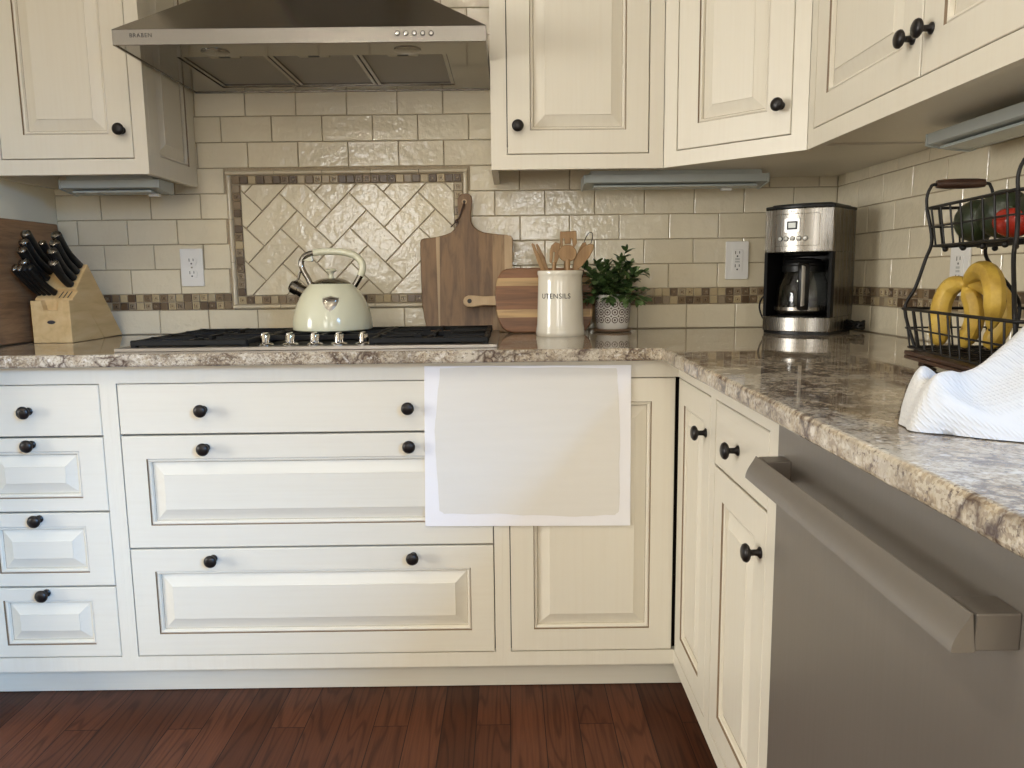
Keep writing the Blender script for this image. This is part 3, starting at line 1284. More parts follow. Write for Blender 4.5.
# three grates
GZ = .0245
for gi, (x0, x1, yb, yt) in enumerate(((-cw + .028, -.150, -chh + .03, chh - .03), (-.146, .146, -chh + .155, chh - .03), (.150, cw - .022, -chh + .03, chh - .03))):
    bm = B()
    b_ = .0115

    def bar(ax, ay, bx, by, z0=GZ - .012, z1=GZ, w=b_):
        d = Vector((bx - ax, by - ay, 0))
        n = Vector((-d.y, d.x, 0)).normalized() * w / 2
        prism(bm, [(ax + n.x, ay + n.y, z0), (ax - n.x, ay - n.y, z0), (bx - n.x, by - n.y, z0), (bx + n.x, by + n.y, z0)], (0, 0, z1 - z0))
    bar(x0, yb, x1, yb); bar(x0, yt, x1, yt)
    bar(x0 + b_ / 2, yb, x0 + b_ / 2, yt); bar(x1 - b_ / 2, yb, x1 - b_ / 2, yt)
    ym = (yb + yt) / 2
    xm = (x0 + x1) / 2
    bar(x0, ym, x1, ym)
    for c in ([(yb + ym) / 2, (yt + ym) / 2] if gi != 1 else [ym]):
        for dx, dy in ((1, 0), (-1, 0), (0, 1), (0, -1)):
            lx = (x1 - x0) / 2 if dx else 0
            ly = ((yt - yb) / (4 if gi != 1 else 2)) if dy else 0
            bar(xm + dx * .028, c + dy * .028, xm + dx * lx, c + dy * ly, GZ - .010, GZ + .0015, .010)
        for s1 in (-1, 1):
            for s2 in (-1, 1):
                ly = (yt - yb) / (4 if gi != 1 else 2)
                bar(xm + s1 * .045, c + s2 * .045, xm + s1 * (x1 - x0) * .5, c + s2 * ly, GZ - .010, GZ + .001, .009)
    for px_ in (x0 + b_ / 2, x1 - b_ / 2):
        for py_ in (yb + b_ / 2, yt - b_ / 2, ym):
            box(bm, px_ - .007, px_ + .007, py_ - .007, py_ + .007, .005, GZ - .006)
    obj('grate', bm, BLACKIRON, ct, bevel=.0012, seg=1)
for i in range(5):
    p = at(265 + i * 23.9, 342.5, 'z', ZC + .012)
    x, y = p.x - ct.location.x, -chh + .095
    bm = B()
    lathe(bm, [(.021, .005), (.021, .0062), (.0185, .0085), (.0125, .0105), (.0118, .026), (.0108, .0305), (0, .0310)], 28, (x, y, 0))
    kn_ = obj('control_knob', bm, CHROME, ct, smooth=40)
    bm = B()
    box(bm, x - .0045, x + .0045, y - .017, y + .013, .0105, .0365)
    obj('knob_grip', bm, CHROME, kn_, bevel=.002)

# ---------------------------------------------------------------- kettle
KY = -.272
pk = at(333.5, 331, 'y', KY)
KZ = ZC + GZ + .0022
ke = thing('tea_kettle', 'cream enamel whistling tea kettle with arched handle on the cooktop', 'kettle', (pk.x, KY, KZ))
ks = 369.
bm = B()
lathe(bm, [(r_ * 1.045, z_) for r_, z_ in [(.0, .0), (.101, .0), (.1055, .003), (.1062, .010), (.1045, .030), (.1005, .050), (.0935, .072), (.0845, .092), (.0735, .110),
           (.0625, .123), (.0585, .127), (.0575, .1285), (.055, .1285), (0, .1285)]], 48)
obj('body', bm, CREAMENAMEL, ke, smooth=40)
bm = B()
lathe(bm, [(.053, .1285), (.0535, .131), (.049, .1345), (.040, .1395), (.026, .1435), (.010, .1452), (0, .1455)], 40)
lid = obj('lid', bm, DARKCHROME, ke, smooth=40)
bm = B()
lathe(bm, [(.0, .1450), (.0075, .1450), (.0068, .150), (.0062, .1555), (.0085, .1605), (.0150, .1640), (.0156, .1675), (.0110, .1705), (0, .171)], 24)
obj('lid_knob', bm, CREAMENAMEL, lid, smooth=50)
# handle: path measured from the photograph in the kettle's own plane


def kp(zx, zy):   # from the 4x crop 220,180
    p = at(220 + zx / 4, 180 + zy / 4, 'y', KY)
    return (p.x - pk.x, 0, p.z - KZ)


left = smooth_path([kp(*p) for p in ((366, 425), (352, 395), (332, 360), (325, 330), (340, 303), (378, 290))], 5)
bm = B()
tube(bm, left, .0072, 12, sy=1.1)
h = obj('handle', bm, DARKCHROME, ke, smooth=60)
bm = B()
tube(bm, smooth_path([kp(*p) for p in ((374, 291), (410, 287), (460, 286), (505, 291), (545, 306), (567, 332), (570, 358), (562, 382))], 5), .0098, 14)
obj('handle_grip', bm, CREAMENAMEL, h, smooth=60)
bm = B()
tube(bm, smooth_path([kp(*p) for p in ((563, 378), (552, 400), (538, 424))], 4), .0085, 12)
obj('handle_ferrule', bm, DARKCHROME, h, smooth=60)
bm = B()
a, b2 = Vector(kp(342, 452)), Vector(kp(290, 425))
tube(bm, [a, a + (b2 - a) * .55, a + (b2 - a) * .56, b2, b2 + (b2 - a) * .03, b2 + (b2 - a) * .16], [.0185, .0172, .0200, .0188, .0170, .0135], 20)
sp = obj('spout', bm, DARKCHROME, ke, smooth=40)
bm = B()
tube(bm, [kp(300, 418), kp(313, 395), kp(322, 362)], [.004, .0035, .004], 8)
obj('whistle_linkage', bm, DARKCHROME, sp, smooth=60)
bm = B()
prism(bm, [Vector(kp(*p)) + Vector((0, -.008, 0)) for p in ((332, 322), (370, 304), (374, 322), (366, 326))], (0, .016, 0))
obj('whistle_trigger', bm, CREAMENAMEL, h, bevel=.0015)
# shield badge wrapped on the body
shield = [(408, 476), (424, 474), (440, 469), (456, 474), (472, 476), (471, 490), (466, 505), (456, 519), (440, 531), (424, 519), (414, 505), (409, 490)]
prof = [(.1092, .030), (.1050, .050), (.0977, .072), (.0883, .092), (.0768, .110)]


def rad(z):
    for (r0, z0), (r1, z1) in zip(prof, prof[1:]):
        if z <= z1:
            return r0 + (r1 - r0) * (z - z0) / (z1 - z0)
    return prof[-1][0]


def on_body(zx, zy, off=.0006):
    x = (zx - 453) / 4 / 369. + .0245
    z = .1375 - (zy - 408) / 4 / 372.
    x -= -.0  # badge sits a little off the centre line, as photographed
    r = rad(z) + off
    return Vector((x, -math.sqrt(max(r * r - x * x, 1e-6)), z))


def shell(outline, mat, name, parent, off):
    bm = B()
    cx = sum(p[0] for p in outline) / len(outline)
    cy = sum(p[1] for p in outline) / len(outline)
    rings = []
    for s in (1, .75, .5, .25):
        rings.append([bm.verts.new(on_body(cx + (x - cx) * s, cy + (y - cy) * s, off if s < 1 else off - .001)) for x, y in outline])
    n = len(outline)
    for A, C in zip(rings, rings[1:]):
        for k in range(n):
            bm.faces.new((A[k], A[(k + 1) % n], C[(k + 1) % n], C[k]))
    bm.faces.new(rings[-1])
    return obj(name, bm, mat, parent, smooth=60)


bd = shell(shield, plain('pewter', (.33, .30, .25), .3, .9), 'badge', ke, .0010)
shell([(412, 480), (440, 475), (468, 480), (468, 492), (440, 494), (412, 492)], DARKCHROME, 'badge_band', bd, .0018)

# ----------------------------------------------------------------- crock
cr = thing('utensil_crock', 'cream ceramic crock lettered UTENSILS holding wooden tools', 'crock', (-.2589, -.226, ZC))
bm = B()
prof = [(0, 0), (.0665, 0), (.0680, .002), (.0680, .012), (.0668, .015), (.0668, .020), (.0660, .023), (.0645, .032), (.0625, .10), (.0612, .150),
        (.0606, .166), (.0615, .169), (.0628, .172), (.0632, .178), (.0625, .182), (.0600, .183), (.0575, .181), (.057, .17), (.059, .03), (.057, .008), (0, .007)]
prof = [(r * 1.035, z * 1.012) for r, z in prof]
lathe(bm, prof, 56)
body = obj('crock_body', bm, CERAMIC, cr, smooth=45)
ang = -.16
text_mesh('lettering', 'UTENSILS', .0200, INK, cr, Matrix.Translation((0, 0, .1130)), extrude=.0003, bend=(.0650, ang - .12), space=1.05)

TG = 'wooden tools in the crock'


def flat_tool(name, label, cat, outline, y, t, mat, lean=0., stem=None, holes=()):
    """outline in photo pixels measured on the plane y; a rounded blade with real thickness, its stem runs down into the crock"""
    y -= .021
    P = [at(u, v, 'y', y) for u, v in outline]
    c = sum(P, Vector()) / len(P)
    bm = B()
    prism(bm, [p - c for p in P], (0, t, 0))
    if stem:
        (u, v), r, foot = stem
        a = at(u, v, 'y', y) - c + Vector((0, t / 2, 0))
        f = Vector(foot) + Vector((-.022, -.021, 0)) - c
        tube(bm, [a, a + (f - a) * .5, f], [r, r * .95, r * .9], 10)
    o = obj(name, bm, mat, None, smooth=50, bevel=min(t * .3, .0016), seg=2)
    o.location = c
    tag(o, label, cat, TG)
    return o


FT = ZC + .0105
flat_tool('wooden_spatula', 'square slotted wooden spatula standing tallest in the crock', 'spatula',
          [(560, 231.5), (576.5, 231), (577, 243), (573, 250), (572.4, 243), (572.2, 238.5), (571, 238.5), (570.8, 244), (564.7, 244), (564.3, 238.5), (563, 238.5), (563, 245), (562, 250), (560, 245)],
          -.180, .007, TOOLWOOD, stem=((567.5, 247), .006, (-.232, -.168, FT)))
flat_tool('wooden_spoon', 'round-bowled wooden spoon in front of the square spatula in the crock', 'spoon',
          [(568 + 9.3 * math.cos(a), 253.2 + 9 * math.sin(a)) for a in [2 * PI * i / 20 for i in range(20)]] if False else
          [(567.6 + 9.2 * math.cos(2 * PI * i / 22), 253.3 + 8.6 * math.sin(2 * PI * i / 22)) for i in range(22)],
          -.222, .011, TOOLWOOD, stem=((567.7, 259), .0078, (-.21, -.236, FT)))
flat_tool('wooden_fork', 'slotted wooden spoon rising between the thin paddles and the spatula', 'spoon',
          [(549.5, 262), (549.8, 252), (551.5, 245.5), (555.5, 241.8), (559.8, 243.3), (560.5, 249), (559, 258), (556, 264.5), (553.5, 264.5), (554.8, 252), (553.4, 251.8), (552, 264)],
          -.205, .008, TOOLWOOD, stem=((554.5, 262), .006, (-.262, -.19, FT)))
flat_tool('wooden_paddle', 'thin wooden paddle tilted outermost at the cutting board side of the crock', 'paddle',
          [(531.2, 244.5), (532.5, 242.8), (534.2, 244), (540.5, 258), (545.5, 272), (541.5, 272), (536, 258)], -.212, .006, TOOLWOOD,
          stem=((543, 270), .005, (-.255, -.238, FT)))
flat_tool('wooden_paddle', 'thin wooden paddle tilted just inside the outermost one in the crock', 'paddle',
          [(535.3, 244.6), (537, 243.6), (539, 246), (545, 258), (549.2, 272), (545.8, 272), (540.5, 259)], -.195, .006, TOOLWOOD,
          stem=((547, 270), .005, (-.25, -.215, FT)))
flat_tool('wooden_spoon', 'long oval wooden spoon leaning towards the potted plant in the crock', 'spoon',
          [(572.8, 268), (573.6, 260), (577.8, 252.5), (584, 246.2), (590, 243.6), (594, 244.6), (593.4, 249.5), (589.5, 257), (583, 265), (577.5, 270.5), (574, 271)],
          -.214, .010, TOOLWOOD, stem=((577, 266), .006, (-.27, -.222, FT)))
flat_tool('wooden_spoon', 'narrow wooden spoon behind the oval one in the crock', 'spoon',
          [(575, 262), (578.5, 250), (582.5, 243), (585.8, 242), (586.8, 244.5), (583, 254), (579, 264), (576.5, 268)],
          -.190, .007, TOOLWOOD, stem=((578, 264), .0055, (-.258, -.21, FT)))
# bent wire loop of a whisk
bm = B()
pts = [at(u, v, 'y', -.200) for u, v in ((580, 262), (582.6, 249), (584.5, 241), (587.5, 234.6), (590.2, 232.4), (592.2, 233.5), (592.4, 238), (591, 243), (586, 262))]
c0 = pts[0]
tube(bm, smooth_path([p - c0 for p in pts] + [Vector((-.232, -.209, FT)) - c0], 5), .0011, 8)
o = obj('wire_whisk', bm, BLACKWIRE, None, smooth=60, loc=c0)
tag(o, 'thin dark wire loop sticking up behind the wooden tools in the crock', 'whisk', TG)

# ---------------------------------------------------------- cutting boards


def board(name, label, outline, y, t, mat, lean):
    """outline in photo pixels on the plane y, leaned back against the tiles about its foot"""
    P = [at(u, v, 'y', y) for u, v in outline]
    zf = ZC + .0006
    cx = sum(p.x for p in P) / len(P)
    t_ = thing(name, label, 'cutting board', (cx, y, zf))
    return t_, [(p.x - cx, p.z - zf) for p in P]


def lean_prism(bm, outline, t, lean, y0=0., mi=0):
    s, c = math.sin(lean), math.cos(lean)
    prism(bm, [(x, y0 * c + z * s, z * c - y0 * s) for x, z in outline], (0, t * c, -t * s), mi)


def hole_ring(bm, x, z, r, t, lean, y0):
    s, c = math.sin(lean), math.cos(lean)
    R3 = Matrix.Rotation(-lean, 3, 'X') @ Matrix.Rotation(PI / 2, 3, 'X')
    lathe(bm, [(r * .55, 0), (r, 0), (r, t), (r * .55, t), (r * .55, 0)], 24, (x, y0 * c + z * s, z * c - y0 * s), mat=R3, cap=False)


def bz(zx, zy):    # crop 400,180 at 4.8x
    return (400 + zx / 4.8, 180 + zy / 4.8)


big = [bz(*p) for p in ((268, 70), (276, 52), (290, 43), (308, 39), (326, 43), (338, 55), (342, 75), (338, 110), (334, 150), (338, 185), (350, 207), (372, 226),
                        (400, 238), (450, 245), (520, 250), (535, 256), (541, 268), (541, 400), (539, 600), (530, 718), (510, 728), (150, 728), (130, 715), (118, 670), (104, 600), (95, 450), (88, 290), (92, 276), (104, 268),
                        (160, 262), (210, 250), (240, 236), (262, 216), (274, 190), (276, 150), (270, 110))]
LEAN = .145
t1, ol = board('paddle_cutting_board', 'tall brown wooden paddle board with corded handle leaning on the tiles', big, -.088, .018, ACACIA, LEAN)
zmin = min(z for x, z in ol)
ol = [(x, (z - zmin) / math.cos(LEAN) * .985) for x, z in ol]
bm = B()
lean_prism(bm, ol, .016, LEAN)
obj('board', bm, ACACIA, t1, bevel=.003, seg=2)
# pale stave and hanging cord


def tb(zx, zy):
    p = at(*bz(zx, zy), 'y', -.088)
    return (p.x - t1.location.x, (p.z - t1.location.z - zmin) / math.cos(LEAN) * .985)


bm = B()
lean_prism(bm, [tb(165, 262), tb(184, 261), tb(193, 728), tb(187, 728)], .0005, LEAN, -.0005)
obj('sapwood_stave', bm, PALEWOOD, t1)
bm = B()
lean_prism(bm, [tb(500, 250), tb(522, 252), tb(537, 262), tb(539, 400), tb(520, 728), tb(505, 728)], .0005, LEAN, -.0005)
obj('sapwood_stave', bm, PALEWOOD, t1)
hx, hz = tb(303, 83)
bm = B()
hole_ring(bm, hx, hz, .0078, .0015, LEAN, 0)
obj('hole_rim', bm, PALEWOOD, t1)
bm = B()
hole_ring(bm, hx, hz, .0042, .0008, LEAN, 0)
R3 = Matrix.Rotation(-LEAN, 3, 'X') @ Matrix.Rotation(PI / 2, 3, 'X')
s, c = math.sin(LEAN), math.cos(LEAN)
lathe(bm, [(0, .0), (.0042, 0), (.0042, .0006), (0, .0006)], 18, (hx, hz * s, hz * c), mat=R3)
obj('hanging_hole', bm, SLOT, t1)


def onb(zx, zy, off=-.004):
    x, z = tb(zx, zy)
    return (x, off * c + z * s, z * c - off * s)


bm = B()
tube(bm, smooth_path([onb(303, 85, -.001), onb(294, 115), onb(280, 155), onb(268, 180), onb(252, 198), onb(238, 213)], 4), .0017, 8)
tube(bm, smooth_path([onb(305, 87, -.001), onb(299, 118, -.006), onb(286, 152, -.007), onb(272, 178, -.005)], 4), .0017, 8)
tube(bm, smooth_path([onb(270, 176), onb(262, 186, -.009), onb(276, 192, -.008)], 4), .004, 8)
obj('leather_cord', bm, DARKWOOD, t1, smooth=60)

small = [bz(*p) for p in ((455, 560), (457, 520), (462, 480), (472, 448), (488, 425), (510, 413), (560, 409), (840, 409), (885, 418), (910, 440), (924, 480), (929, 560),
                          (927, 640), (914, 690), (889, 722), (850, 731), (545, 731), (510, 722), (490, 705), (474, 670), (462, 620))]
t2, ol = board('round_cornered_cutting_board', 'small striped two-tone wooden board with side handle, behind the crock', small, -.148, .018, ACACIA2, .16)
LEAN2 = .20
zmin2 = min(z for x, z in ol)
ol = [(x, (z - zmin2) / math.cos(LEAN2) * .97) for x, z in ol]
bm = B()
lean_prism(bm, ol, .016, LEAN2)
obj('board', bm, ACACIA2, t2, bevel=.004, seg=2)


def tb2(zx, zy):
    p = at(*bz(zx, zy), 'y', -.148)
    return (p.x - t2.location.x, (p.z - t2.location.z - zmin2) / math.cos(LEAN2) * .97)


bm = B()
lean_prism(bm, [tb2(*p) for p in ((462, 548), (400, 551), (350, 546), (325, 546), (308, 555), (300, 572), (304, 590), (320, 603), (345, 605), (400, 596), (462, 597))], .013, LEAN2, .0015)
hb = obj('handle', bm, PALEWOOD, t2, bevel=.003, seg=2)
hx, hz = tb2(332, 575)
s, c = math.sin(LEAN2), math.cos(LEAN2)
R3 = Matrix.Rotation(-LEAN2, 3, 'X') @ Matrix.Rotation(PI / 2, 3, 'X')
bm = B()
lathe(bm, [(0, .0), (.0068, 0), (.0068, .0007), (0, .0007)], 22, (hx, hz * s + .0015 * c, hz * c - .0015 * s), mat=R3)
obj('hanging_hole', bm, SLOT, hb)

# thick board leaning on the painted wall
t3 = thing('butcher_block_board', 'large worn thick brown wooden board standing against the painted wall', 'cutting board', (XL + .028, -.36, ZC + .0008))
bm = B()
ln = .028
prism(bm, [(0, -.30, 0), (0, .318, 0), (-ln, .318, .3425), (-ln, -.30, .3425)], (.026, 0, .002))
obj('board', bm, BUTCHER, t3, bevel=.004)

# ----------------------------------------------------------- knife block
kb = thing('knife_block', 'pale maple knife block slanted behind the counter corner by the painted wall', 'knife block', (-1.684, -.30, ZC + .0006))
w = .054
bm = B()
side = [(.042, .151), (.113, .220), (.285, .002), (.175, 0)]
prism(bm, [(-w, y, z) for y, z in side], (2 * w, 0, 0))
obj('slanted_block', bm, MAPLE, kb, bevel=.003)
bm = B()
side = [(.0225, .0), (.0225, .1235), (.060, .148), (.075, .120), (.172, .0)]
prism(bm, [(-w + .0008, y, z) for y, z in side], (2 * w - .0016, 0, 0))
obj('front_block', bm, MAPLE, kb, bevel=.0015)
bm = B()
fp = [(-w, 0), (w, 0), (w, .118), (.025, .118), (.019, .091), (-.019, .091), (-.025, .118), (-w, .118)]
prism(bm, [(x, 0, z) for x, z in fp], (0, .022, 0))
obj('front_plate', bm, MAPLE, kb, bevel=.0015)
bm = B()
lathe(bm, [(0, 0), (.0085, 0), (.0082, .0012), (0, .0015)], 26, mat=Matrix.Diagonal((1.35, 1, .62)) @ Matrix.Rotation(PI / 2, 3, 'X'))
em = obj('emblem', bm, DARKCHROME, kb, smooth=30)
em.location = (0, 0, .058)
# slots on the two sloping tops
ax = Vector((0, -.697, .717)).normalized()      # knives lean forward and up
tdir = Vector((0, .717, .697)).normalized()
bm = B()
for x, yy in ((.012, .0), (.024, .0), (.036, .0)):
    o0 = Vector((x, .024, .1246))
    d = Vector((0, .0375, .0245)).normalized()
    n = Vector((0, -d.z, d.y))
    prism(bm, [o0 + n * .0004, o0 + d * .034 + n * .0004, o0 + d * .034 + n * .0004 + Vector((.003, 0, 0)), o0 + n * .0004 + Vector((.003, 0, 0))], -n * .0008)
obj('empty_slot', bm, SLOT, kb)

KG = 'knives in the maple block'


def knife(name, label, base, axis, L, wd, th, col_butt, cat='knife', bolster=True):
    """base: where the handle meets the block"""
    base = Vector(base)
    axis = Vector(axis).normalized()
    t = thing(name, label, cat, base, 0, KG)
    side_v = Vector((1, 0, 0))
    nv = side_v.cross(axis).normalized()
    n = 9
    pts, rs = [], []
    bm = B()
    rings = []
    for i in range(n + 1):
        s_ = i / n
        bow = nv * (.006 * math.sin(s_ * PI) - .004 * s_ * s_)
        p = axis * (L * s_) + bow
        ww = wd * (.80 + .12 * math.cos(s_ * 2 * PI) + .18 * s_ * s_)
        tt = th * (.85 + .25 * s_)
        rings.append([bm.verts.new(p + side_v * tt * math.copysign(abs(math.cos(a)) ** .6, math.cos(a)) * .5 +
                                   nv * ww * math.copysign(abs(math.sin(a)) ** .6, math.sin(a)) * .5) for a in [2 * PI * k / 14 for k in range(14)]])
    for A, C in zip(rings, rings[1:]):
        for k in range(14):
            bm.faces.new((A[k], A[(k + 1) % 14], C[(k + 1) % 14], C[k]))
    bm.faces.new(rings[0]); bm.faces.new(list(reversed(rings[-1])))
    obj('handle', bm, BLACKPLASTIC, t, smooth=50)
    end = axis * L - nv * .004
    bm = B()
    rr = []
    for s_, f in ((-.0015, 1.03), (.0025, 1.03), (.0045, .8)):
        rr.append([bm.verts.new(end + axis * s_ + side_v * th * 1.1 * f * .5 * math.cos(a) + nv * wd * 1.1 * f * .5 * math.sin(a)) for a in [2 * PI * k / 14 for k in range(14)]])
    for A, C in zip(rr, rr[1:]):
        for k in range(14):
            bm.faces.new((A[k], A[(k + 1) % 14], C[(k + 1) % 14], C[k]))
    bm.faces.new(rr[0]); bm.faces.new(list(reversed(rr[-1])))
    obj('butt_cap', bm, col_butt, t, smooth=50)
    if bolster:
        bm = B()
        rot = axis.to_track_quat('Z', 'Y').to_matrix()
        lathe(bm, [(.0, -.010), (.0065, -.010), (.0068, -.002), (.0075, .004), (0, .004)], 14, mat=rot)
        obj('bolster', bm, CHROME, t, smooth=40)
    return t


K0 = Vector((-1.684, -.30, ZC + .0006))
# positions on the upper sloping face: x, share of the way up from the front edge, handle length
up0, up1 = Vector((0, .042, .151)), Vector((0, .113, .220))
order = ['frontmost', 'second', 'third', 'rearmost']
for col_, xs_, where in ((0, -.040, 'beside the old board'), (1, .036, 'beside the tiles')):
    for i in range(4):
        fr = (.10, .36, .62, .88)[i]
        b0 = K0 + up0.lerp(up1, fr) + Vector((xs_, 0, 0)) + ax * .004
        lab = {0: 'frontmost and shortest black knife', 1: 'second black knife from the front', 2: 'third black knife from the front',
               3: 'rearmost tall black knife'}[i]
        knife('kitchen_knife', f'{lab} in the knife block column {where}', b0, ax + Vector((-.17 if col_ == 0 else -.13, 0, 0)),
              (.088, .108, .115, .122)[i] - (.006 if col_ else 0), .023, .0225, STEEL)
b0 = K0 + up0.lerp(up1, .72) + Vector((-.004, 0, 0)) + ax * .004
knife('sharpening_steel', 'slim black handle standing alone between the two columns of the knife block', b0, ax + Vector((-.15, 0, 0)), .10, .018, .017, DARKCHROME, 'knife sharpener')
s0, s1 = Vector((0, .024, .1250)), Vector((0, .056, .1455))
for i in range(4):
    b0 = K0 + s0.lerp(s1, .55) + Vector((-.047 + i * .0140, 0, 0)) + ax * .003
    lab = ('steak knife with bright steel cap beside the old board, front row of the block',
           'steak knife with bright steel cap, second in the front row of the block',
           'black capped steak knife, third in the front row of the block',
           'black capped steak knife beside the empty slots, front row of the block')[i]
    knife('steak_knife', lab, b0, ax + Vector((-.20, -.10, .0)), .102, .022, .0133, STEEL if i < 2 else BLACKPLASTIC, 'knife', False)

# ------------------------------------------------------------ potted plant
pp = thing('potted_plant', 'small leafy green plant in a white pot with brown ring pattern', 'potted plant', (-.0905, -.098, ZC + .0006))
bm = B()
lathe(bm, [(0, .0), (.048, 0), (.0565, .002), (.0585, .006), (.0575, .0085), (.0540, .0080), (.047, .0060), (0, .0060)], 40)
obj('saucer', bm, wood('terracotta_brown', [(.2, (.19, .12, .075)), (.8, (.27, .185, .125))], (20, 20, 20)), pp, smooth=40)
bm = B()
lathe(bm, [(0, .0062), (.0400, .0062), (.0455, .009), (.0490, .018), (.0523, .04), (.0538, .075), (.0542, .110), (.0534, .1115), (.0517, .111), (.0505, .10), (.049, .092), (0, .092)], 48)
POTW = plain('white_glazed_pot', (.74, .72, .68), .25)
pot = obj('pot', bm, POTW, pp, smooth=40)
bm = B()


def pot_r(z):
    return .0523 + (.0015 * (z - .04) / .035 if z < .075 else .0015 + .0004 * (z - .075) / .035) if z > .04 else .0490 + .0033 * (z - .018) / .022


def pot_p(a, z, o=.0004):
    r = pot_r(z) + o
    return Vector((r * math.sin(a), -r * math.cos(a), z))


def pot_ring(a0, z0, r0, r1, n=18):
    A = []
    for i in range(n):
        t = 2 * PI * i / n
        A.append([bm.verts.new(pot_p(a0 + r * math.cos(t) / .052, z0 + r * math.sin(t))) for r in (r0, r1)])
    for i in range(n):
        bm.faces.new((A[i][0], A[i][1], A[(i + 1) % n][1], A[(i + 1) % n][0]))


for r in range(3):
    for c in range(15):
        a = 2 * PI * c / 15
        z = .036 + r * .0235
        pot_ring(a, z, .0070, .0096)
        pot_ring(a, z, .0, .0034, 10)
        if r < 2:
            pot_ring(a + PI / 15, z + .01175, 0, .0034, 4)
obj('ring_pattern', bm, plain('brown_pot_print', (.10, .055, .045), .4), pp)
bm = B()
lathe(bm, [(.0500, .0935), (.03, .097), (0, .098)], 24)
obj('soil', bm, plain('soil', (.02, .014, .01), .9), pp)


def mk_leaf():
    k = NT('leaf_green')
    g = k.n('NewGeometry')
    c = k.ramp(g.outputs['Random Per Island'], [(0, (.030, .062, .020)), (.35, (.065, .125, .040)), (.7, (.12, .20, .065)), (1, (.20, .29, .12))])
    k.col(c)
    k.b.inputs['Roughness'].default_value = .38
    k.b.inputs['Subsurface Weight'].default_value = .0
    return k.m


LEAF = mk_leaf()
STEM = plain('stem_green', (.05, .07, .02), .6)
bl, bs = B(), B()
rp = random.Random(21)


def leaf(p, d, up, L, W):
    d = d.normalized()
    sd = d.cross(up)
    if sd.length < 1e-4:
        sd = d.orthogonal()
    sd.normalize()
    nn = sd.cross(d)
    prof = [(0, .12), (.16, .72), (.40, 1), (.66, .95), (.88, .58), (1, .06)]
    prev = None
    for s, w_ in prof:
        c0 = p + d * (L * s) + nn * (-.18 * L * s * s)
        cur = [bl.verts.new(c0 - sd * W * .5 * w_ + nn * W * .12 * w_), bl.verts.new(c0), bl.verts.new(c0 + sd * W * .5 * w_ + nn * W * .12 * w_)]
        if prev:
            bl.faces.new((prev[0], prev[1], cur[1], cur[0]))
            bl.faces.new((prev[1], prev[2], cur[2], cur[1]))
        prev = cur


tips = [(.030, -.03, .175), (.012, -.045, .150), (-.045, -.02, .150), (-.075, -.01, .142), (-.060, -.045, .125), (.055, -.025, .135), (.080, -.01, .135), (.068, -.05, .105),
        (-.02, -.055, .125), (-.090, -.02, .115), (-.095, -.035, .090), (.085, -.04, .085), (-.015, .02, .150), (.04, .03, .140), (-.05, .03, .130), (.0, -.07, .105),
        (.045, -.065, .105), (-.05, -.065, .10), (.02, .0, .160), (-.03, .0, .145), (.06, .02, .125), (-.08, .01, .12), (.03, -.075, .085), (-.02, -.075, .085), (.065, -.06, .08),
        (-.07, -.05, .085), (.0, -.03, .135), (.045, -.01, .15), (-.03, -.04, .11)]
for tx, ty, tz in tips:
    tx, tz = tx * 1.12, .100 + (tz - .085) * 1.55
    a = Vector((tx * .22 + rp.uniform(-.008, .008), ty * .25, .094))
    e = Vector((tx, ty, tz))
    path = smooth_path([a, a.lerp(e, .5) + Vector((0, 0, .014)), e], 5)
    tube(bs, path, [.0014 - .0008 * i / (len(path) - 1) for i in range(len(path))], 5)
    n = 8
    for i in range(2, len(path)):
        p = path[i]
        d = (path[min(i + 1, len(path) - 1)] - path[i - 1]).normalized()
        for sgn in (-1, 1):
            az = rp.uniform(0, 2 * PI)
            sd = Vector((math.cos(az), math.sin(az), 0))
            sd = (sd - d * sd.dot(d)).normalized() * sgn
            leaf(p, sd * .8 + d * .65 + Vector((0, 0, rp.uniform(-.2, .25))), Vector((0, 0, 1)), rp.uniform(.022, .034), rp.uniform(.0145, .021))
    leaf(e, d, Vector((.3, -.5, .4)), .022, .010)
    leaf(e, d + Vector((rp.uniform(-.5, .5), -.3, 0)), Vector((0, 0, 1)), .018, .009)
obj('leaves', bl, LEAF, pp, smooth=80)
obj('stems', bs, STEM, pp)

# ------------------------------------------------------------ coffee maker
cm = thing('coffee_maker', 'stainless steel drip coffee maker angled in the tiled corner', 'coffee maker', (.452, -.232, ZC + .0008), math.radians(-40))
CWD, CDB, CHT = .094, .105, .357


def plan(fr, w_=CWD, n=12, back=CDB, bulge=.028, ins=0.):
    """outline seen from above: flat back, bowed front"""
    out = [(w_ - ins, back - ins), (-w_ + ins, back - ins)]
    for i in range(n + 1):
        x = -w_ + ins + (2 * w_ - 2 * ins) * i / n
        out.append((x, fr + ins - bulge * (1 - (x / w_) ** 2)))
    return out


